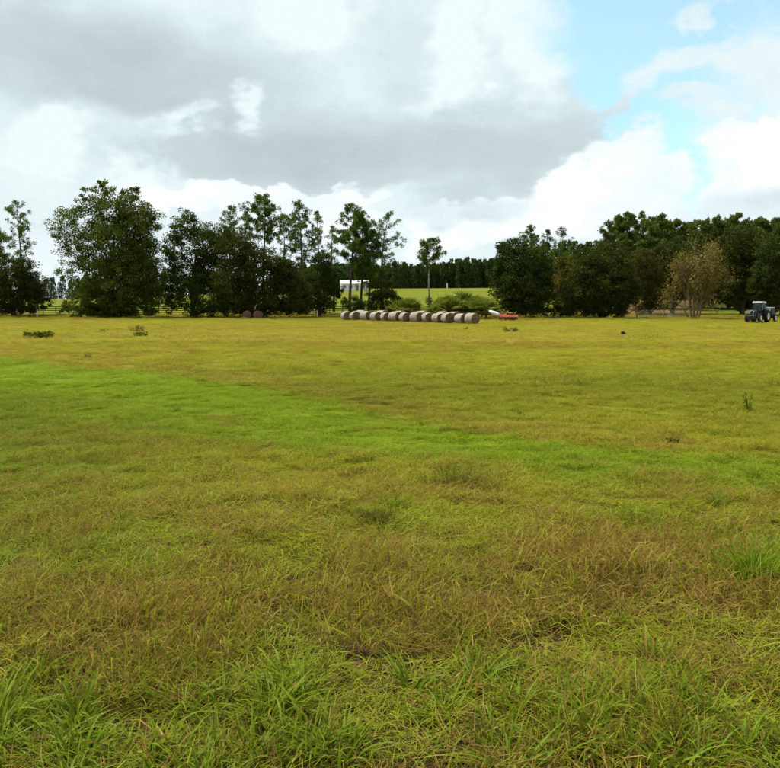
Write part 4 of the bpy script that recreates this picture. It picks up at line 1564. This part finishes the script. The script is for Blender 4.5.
def tractor():
    D = 117.0
    pr = at(757.5, 322, D)
    x0, y0 = pr.x, D
    head = math.radians(180 + 46)    # local +x = forward; heads left and towards the viewer
    root = link('tractor', None, loc=(x0, y0, gz(x0, y0)), label='dark tractor with white cab roof and pale wheel rims by the right edge', cat='tractor')
    root.rotation_euler = (0, 0, head)
    # local coordinates: rear axle x=-1.0, front axle x=1.45, left = +y
    for sg in (-1, 1):
        wheel(root, (-1.0, sg * .92, .82), .82, .46, 18, .46)
        wheel(root, (1.45, sg * .86, .60), .60, .36, 16, .33)
    MB().box((.3, 0, .78), (3.1, .50, .42), bev=.04).build('chassis', M['tr_black'], root)
    MB().tube([(-1.0, -.8, .82), (-1.0, .8, .82)], .12, 12).tube([(1.45, -.75, .6), (1.45, .75, .6)], .08, 10).build('axle', M['tr_black'], root)
    MB().box((1.15, 0, 1.33), (1.75, .74, .62), taper=.88, bev=.07).build('hood', M['tr_body'], root)
    MB().box((.75, .385, 1.10), (.85, .05, .50), bev=.02).box((.75, -.385, 1.10), (.85, .05, .50), bev=.02).build('engine_panel', M['tr_red'], root)
    MB().box((.35, .52, .95), (.6, .22, .4), bev=.04).build('fuel_tank', M['tr_red'], root)
    gr = MB().box((2.045, 0, 1.28), (.06, .66, .56), bev=.02).build('grille', M['tr_black'], root)
    for y in (-.22, -.07, .08, .23):
        MB().tube([(2.09, y, 1.03), (2.09, y, 1.52)], .016, 6).build('grille_bar', M['chrome'], gr)
    for y in (-.24, .24):
        MB().lathe([(0, .075), (.05, .07), (.06, .01)], (2.08, y, 1.50), (1, 0, 0), 16).build('headlight', M['lamp'], root)
    # front guard of pale bars with a top bar, weights below
    gd = MB()
    for y in (-.62, -.35, .35, .62):
        gd.tube([(2.35, y, .45), (2.42, y, 1.2), (2.30, y, 1.62)], .026, 8)
    gd.tube([(2.30, -.64, 1.62), (2.30, .64, 1.62)], .05, 8)
    gd.tube([(2.40, -.62, .9), (2.40, .62, .9)], .03, 8)
    gd.build('front_guard', M['chrome'], root, smooth=True)
    for k in range(7):
        MB().box((2.25, -.42 + k * .14, .62), (.30, .11, .42), bev=.02).build('front_weight', M['tr_black'], root)
    MB().box((1.95, 0, .60), (.5, .5, .12)).build('weight_bracket', M['tr_black'], root)
    MB().tube([(1.05, .28, 1.58), (1.05, .28, 2.35), (1.0, .28, 2.5)], .045, 10).build('exhaust_pipe', M['tr_black'], root, smooth=True)
    # cab
    cabf = MB()
    zb, zt = 1.35, 2.62
    cor = [((.32, .62), (.12, .60)), ((.32, -.62), (.12, -.60)), ((-1.12, .70), (-1.05, .64)), ((-1.12, -.70), (-1.05, -.64)), ((-.42, .70), (-.42, .64)), ((-.42, -.70), (-.42, -.64))]
    for (a, b) in cor:
        cabf.tube([(a[0], a[1], zb - .2), (b[0], b[1], zt)], .04, 8)
    for a, b in ((0, 1), (2, 3), (0, 4), (4, 2), (1, 5), (5, 3)):
        A_, B_ = cor[a][0], cor[b][0]
        cabf.tube([(A_[0], A_[1], zb - .1), (B_[0], B_[1], zb - .1)], .04, 8)
        A_, B_ = cor[a][1], cor[b][1]
        cabf.tube([(A_[0], A_[1], zt), (B_[0], B_[1], zt)], .035, 8)
    cabf.box((-.4, 0, 1.05), (1.4, 1.1, .28), bev=.03)
    cabf.build('cab_frame', M['tr_body'], root)
    def pane(p, name='cab_window'):
        m = MB()
        m.add(p, [(0, 1, 2, 3)])
        c = sum((Vector(q) for q in p), Vector()) / 4
        n = (Vector(p[1]) - Vector(p[0])).cross(Vector(p[3]) - Vector(p[0])).normalized() * .008
        m.add([Vector(q) + n for q in p], [(0, 1, 2, 3)])
        m.build(name, M['cab_glass'], root)
    pane([(.32, -.58, zb - .06), (.32, .58, zb - .06), (.13, .56, zt - .04), (.13, -.56, zt - .04)], 'windshield')
    for s_ in (-1, 1):
        pane([(.28, .63 * s_, zb - .06), (-.38, .69 * s_, zb - .06), (-.38, .635 * s_, zt - .04), (.12, .60 * s_, zt - .04)])
        pane([(-.46, .70 * s_, zb - .06), (-1.08, .70 * s_, zb - .06), (-1.02, .64 * s_, zt - .04), (-.46, .64 * s_, zt - .04)])
    pane([(-1.12, -.66, zb - .06), (-1.12, .66, zb - .06), (-1.05, .60, zt - .04), (-1.05, -.60, zt - .04)], 'rear_window')
    MB().box((-.45, 0, 2.76), (1.62, 1.42, .24), taper=.9, bev=.07).build('cab_roof', M['roof_white'], root, smooth=True)
    MB().box((-.75, 0, 1.40), (.5, .5, .12), bev=.04).box((-.98, 0, 1.75), (.12, .48, .6), bev=.04).build('seat', M['seat'], root)
    MB().tube([(.15, 0, 1.2), (-.10, 0, 1.68)], .03, 8).lathe([(-.015, .19), (0, .205), (.015, .19), (0, .175), (-.015, .19)], (-.10, 0, 1.70), (-.45, 0, .89), 20).build('steering_wheel', M['tr_black'], root)
    for s_ in (-1, 1):
        f = MB()
        pts = []
        n = 9
        for i in range(n):
            a = math.radians(20 + 125 * i / (n - 1))
            pts.append((math.cos(a), math.sin(a)))
        Vv, Ff = [], []
        for ca, sa in pts:
            for r in (.92, .96):
                for yy in (.68, 1.16):
                    Vv.append((-1.0 + ca * r, s_ * yy, .82 + sa * r))
        for i in range(n - 1):
            o, q = i * 4, (i + 1) * 4
            Ff += [(o, o + 1, q + 1, q), (o + 2, q + 2, q + 3, o + 3), (o, q, q + 2, o + 2), (o + 1, o + 3, q + 3, q + 1)]
        Ff += [(0, 2, 3, 1), ((n - 1) * 4, (n - 1) * 4 + 1, (n - 1) * 4 + 3, (n - 1) * 4 + 2)]
        f.add(Vv, Ff).build('fender', M['tr_body'], root)
        MB().box((-1.36, s_ * 1.0, 1.72), (.18, .36, .40), bev=.04).build('fender_lamp', M['roof_white'], root)
    MB().tube([(.3, .66, 1.55), (.45, .95, 1.85), (.45, .97, 2.05)], .018, 6).box((.45, .98, 2.1), (.05, .2, .3), bev=.015).build('mirror', M['tr_black'], root)
    # ---- round baler hitched behind
    hd = Vector((math.cos(head), math.sin(head), 0))
    bc = Vector((x0, y0, 0)) - hd * 3.75
    b = link('hay_baler', None, loc=(bc.x, bc.y, gz(bc.x, bc.y)), label='black hay baler with pale wheel hitched behind the tractor', cat='baler')
    b.rotation_euler = (0, 0, head)
    body = MB()
    prof = [(.85, .55), (.95, 1.1), (.75, 1.75), (.2, 2.0), (-.5, 1.95), (-.95, 1.55), (-1.0, .9), (-.6, .5)]
    n = len(prof)
    body.add([(x, -.72, z) for x, z in prof] + [(x, .72, z) for x, z in prof],
             [tuple(range(n)), tuple(reversed(range(n, 2 * n)))] + [(i, i + n, (i + 1) % n + n, (i + 1) % n) for i in range(n)])
    body.build('bale_chamber', M['tr_body'], b)
    MB().box((-.1, 0, 2.0), (1.2, 1.5, .09), bev=.03).build('top_cover', M['roof_white'], b)
    for s_ in (-1, 1):
        MB().box((-.05, s_ * .765, 1.25), (1.3, .06, .85), bev=.03).build('side_panel', M['tr_black'], b)
        wheel(b, (-.1, s_ * 1.02, .52), .52, .32, 14, .34)
    MB().tube([(-.1, -.95, .52), (-.1, .95, .52)], .07, 10).build('axle', M['tr_black'], b)
    MB().box((.95, 0, .42), (.35, 1.5, .28), bev=.05).build('pickup_reel', M['tr_red'], b)
    MB().tube([(.85, .3, .62), (2.05, 0, .55)], .06, 8).tube([(.85, -.3, .62), (2.05, 0, .55)], .06, 8).build('drawbar', M['tr_black'], b)


tractor()

# ------------------------------------------------------------------ orange hay mower with white raised cover
M['orange'] = plain('faded_orange_paint', (.36, .066, .028), .7, var=.45, scale=3)
M['rust'] = plain('dark_rust', (.11, .035, .02), .85, var=.5, scale=6)
M['white_paint'] = plain('white_paint', (.70, .72, .76), .4, var=.08, scale=3)
def mower():
    D = 124.0
    p = at(508, 319, D)
    root = link('hay_mower', None, loc=(p.x, D, gz(p.x, D)), label='faded orange hay mower with a raised white cover right of the bales', cat='mower')
    root.rotation_euler = (0, 0, math.radians(-12))
    deck = MB()
    prof = [(-.55, .18), (-.62, .42), (-.40, .78), (.05, .92), (.45, .80), (.60, .45), (.55, .18)]
    n = len(prof)
    deck.add([(-1.35, y, z) for y, z in prof] + [(1.45, y, z * .92) for y, z in prof],
             [tuple(reversed(range(n))), tuple(range(n, 2 * n))] + [(i, (i + 1) % n, (i + 1) % n + n, i + n) for i in range(n)])
    deck.build('deck', M['orange'], root)
    for k in range(5):
        MB().box((-1.05 + k * .55, -.645, .36), (.50, .025, .36), (.12, 0, 0)).build('curtain_panel', M['rust'], root)
    for k in range(4):
        MB().lathe([(0, .26), (.05, .27), (.08, .20), (.12, .03)], (-.9 + k * .6, -.25, .08), (0, 0, 1), 18).build('cutter_disc', M['rust'], root)
    MB().box((.2, .1, 1.0), (1.0, .35, .22), (0, .05, 0), bev=.04).build('gearbox', M['rust'], root)
    MB().tube([(-1.2, .1, .55), (-1.9, -.05, .75), (-2.3, -.1, .55)], [.07, .06, .05], 8).build('drawbar', M['orange'], root, smooth=True)
    for k in range(4):
        x = -.9 + k * .62
        MB().tube([(x, -.35, .85), (x + .05, .0, 1.28 - .12 * (k % 2)), (x + .1, .5, .62)], .035, 6).build('frame_hoop', M['orange'], root, smooth=True)
    MB().tube([(-1.2, .05, 1.12), (1.3, .12, 1.05)], .045, 8).build('frame_bar', M['rust'], root, smooth=True)
    MB().tube([(1.2, .3, .7), (1.75, .5, 1.0), (1.95, .55, .25)], .04, 6).build('swing_arm', M['orange'], root, smooth=True)
    # white cover, a tapered hood tilted up to the left
    w = MB()
    st = [(-.85, .14, .08), (-.5, .32, .22), (0, .42, .30), (.5, .44, .32), (.8, .36, .25)]
    V_, F_ = [], []
    m = 10
    for x, hw, hh in st:
        for i in range(m):
            a = 2 * math.pi * i / m
            V_.append((x, math.cos(a) * hw, math.sin(a) * hh))
    for s in range(len(st) - 1):
        for i in range(m):
            F_.append((s * m + i, s * m + (i + 1) % m, (s + 1) * m + (i + 1) % m, (s + 1) * m + i))
    F_.append(tuple(reversed(range(m)))); F_.append(tuple(range((len(st) - 1) * m, len(st) * m)))
    R_ = Euler((0, math.radians(22), 0)).to_matrix()
    w.add([R_ @ Vector(v) + Vector((-2.05, 0, 1.12)) for v in V_], F_)
    w.build('cover', M['white_paint'], root, smooth=True)
    for s_ in (-1, 1):
        wheel(root, (-.2 + s_ * .9, .72, .30), .30, .2, 10, .16)


mower()


def brush_pile(px, D, w, h, seed, label):
    rng = np.random.default_rng(seed)
    p = at(px, 318, D)
    root = link('brush_pile', None, loc=(p.x, D, gz(p.x, D)), label=label, cat='brush pile')
    for i in range(34):
        a = rng.uniform(0, 6.28)
        L = rng.uniform(.5, 1.3) * w * .5
        c = Vector((rng.normal(0, w * .25), rng.normal(0, .3), rng.uniform(.03, h * .6)))
        d = Vector((math.cos(a), math.sin(a) * .6, rng.uniform(-.15, .45))) * L
        q = c - d * .5
        q.z = max(q.z, 0)
        MB().tube([q, c + Vector(rng.normal(0, .06, 3)), c + d * .5], [.045, .035, .015], 5).build('stick', M['grey_bark'] if i % 3 else M['rust'], root)


brush_pile(468, 128, 3.0, .9, 8, 'heap of brown dead branches behind the right end of the bales')
brush_pile(553, 133, 2.6, .7, 12, 'heap of grey brown branches at the foot of the rounded dark tree')


# ------------------------------------------------------------------ weeds standing out of the grass
def weed(px, py, w_px, h_px, seed, label, stems=24, leaf=.07, mat='weed_leaf', up=.6, name='weed_clump'):
    rng = np.random.default_rng(seed)
    d = ray(px, py)
    D = 10.0
    for _ in range(30):      # walk the pixel's ray down to the ground
        q = at(px, py, D)
        D = D + (q.z - gz(q.x, D)) * D / CAMH * .8
    q = at(px, py, D)
    wm, hm = w_px * D / FPX, h_px * D / FPX
    root = link(name, None, loc=(q.x, D, gz(q.x, D)), label=label, cat='weed', group='weeds standing in the pasture')
    st = MB()
    C, S = [], []
    for i in range(stems):
        x, y = rng.uniform(-.5, .5) * wm * .9, rng.normal(0, .18) * min(wm, 1.0)
        h = hm * rng.uniform(.5, 1.05)
        e = Vector((x + rng.normal(0, .25) * h, y + rng.normal(0, .25) * h, h))
        st.tube([(x, y, -.03), (x + rng.normal(0, .03), y, h * .5), e], [.007, .005, .003], 5)
        nl = int(max(5, h / leaf * 2.2))
        for j in range(nl):
            t = rng.uniform(.15, 1.0)
            pnt = Vector((x, y, 0)).lerp(e, t)
            C.append((pnt.x + rng.normal(0, leaf * .7), pnt.y + rng.normal(0, leaf * .7), max(.01, pnt.z + rng.normal(0, leaf * .3))))
    C = np.array(C)
    V, F, A = leaf_quads(C, np.full(len(C), leaf * 1.7), rng, up=up, aspect=.45)
    link('leaves', mesh_np('leaves', V, F, A, M[mat]), root)
    st.build('stems', M['weed_leaf' if mat == 'weed_leaf' else 'grey_bark'], root)


weed(38, 338, 32, 7, 501, 'wide dark leafy weed clump on the left of the far pasture', 60, .12)
weed(141, 336, 13, 4, 502, 'low dark weed patch right of the wide weed clump', 26, .10)
weed(104, 332.5, 9, 3, 503, 'tiny dark weed between two larger weeds on the left', 14, .09)
weed(511, 332, 14, 4.5, 504, 'low dark green weed patch in front of the hay mower', 26, .10)
weed(466, 329.5, 4, 3, 505, 'tiny green weed in front of the last bale', 10, .08)
weed(748, 413, 10, 22, 506, 'thin upright weed alone at the right of the pasture', 4, .018)
weed(138, 332, 16, 8, 507, 'clump of tall rusty weeds on the left of the far pasture', 22, .09, 'ochre_leaf', name='tall_dry_weed')
weed(88, 359, 5, 6, 508, 'small brown twiggy weed at the top edge of the green swath', 8, .05, 'rust_leaf')
weed(672, 443, 10, 5, 509, 'dark low weed in the right middle of the pasture', 16, .03)
weed(283, 305, 1, 1, 510, 'x', 1) if False else None


def tussock(px, py, w_px, h_px, seed, label, mat='weed_leaf', n=420):
    rng = np.random.default_rng(seed)
    D = 6.0
    for _ in range(30):
        q = at(px, py, D)
        D = D + (q.z - gz(q.x, D)) * D / CAMH * .8
    q = at(px, py, D)
    wm, hm = w_px * D / FPX, h_px * D / FPX
    V, F, A = blades(n, wm, hm * .8, hm * 1.8, .005, .010, (.1, .7), (.4, 1.5), 4, .05, rng=rng, centre=True)
    A = dict(rnd=A['rnd'], clump=A['rnd2'])
    link('grass_tussock', mesh_np('grass_tussock', V, F, A, M[mat]), loc=(q.x, D, gz(q.x, D) - .01), label=label, cat='grass tussock', group='tussocks standing out of the pasture')


M['tussock_dark'] = leaf_mat('tussock_dark', (.050, .072, .008), (.120, .140, .014), (.14, .09, .03), .35, .22)
M['tussock_leaf'] = leaf_mat('tussock_leaf', (.070, .130, .006), (.130, .220, .008), transl=.35)
tussock(465, 486, 62, 13, 601, 'dark green grass tussock just right of the middle of the pasture', 'tussock_dark', 620)
tussock(378, 522, 52, 12, 602, 'dark grass tussock below and left of the other dark tussock', 'tussock_dark', 420)
tussock(752, 580, 62, 30, 603, 'bright green grass tussock at the right edge of the near pasture', 'tussock_leaf', 380)
tussock(640, 524, 40, 14, 604, 'low bright green tussock left of the one at the right edge', 'tussock_leaf', 260)


def clod():
    px, py = 623, 335.5
    D = 60.0
    for _ in range(30):
        q = at(px, py, D)
        D = D + (q.z - gz(q.x, D)) * D / CAMH * .8
    q = at(px, py, D)
    bm = bmesh.new()
    bmesh.ops.create_icosphere(bm, subdivisions=3, radius=.16)
    for v in bm.verts:
        n = 1 + .25 * math.sin(v.co.x * 23 + 1) * math.cos(v.co.y * 19) + .15 * math.sin(v.co.z * 31 + v.co.x * 17)
        v.co = Vector((v.co.x * 1.15 * n, v.co.y * n, max(v.co.z * .85 * n, -.06) + .08))
    me = bpy.data.meshes.new('dirt_clod')
    bm.to_mesh(me); bm.free()
    me.materials.append(plain('dark_dirt', (.022, .016, .012), .9, bump=.8))
    link('dirt_clod', me, loc=(q.x, D, gz(q.x, D) + .09), label='small dark clod lying alone in the right of the pasture', cat='clod')


clod()
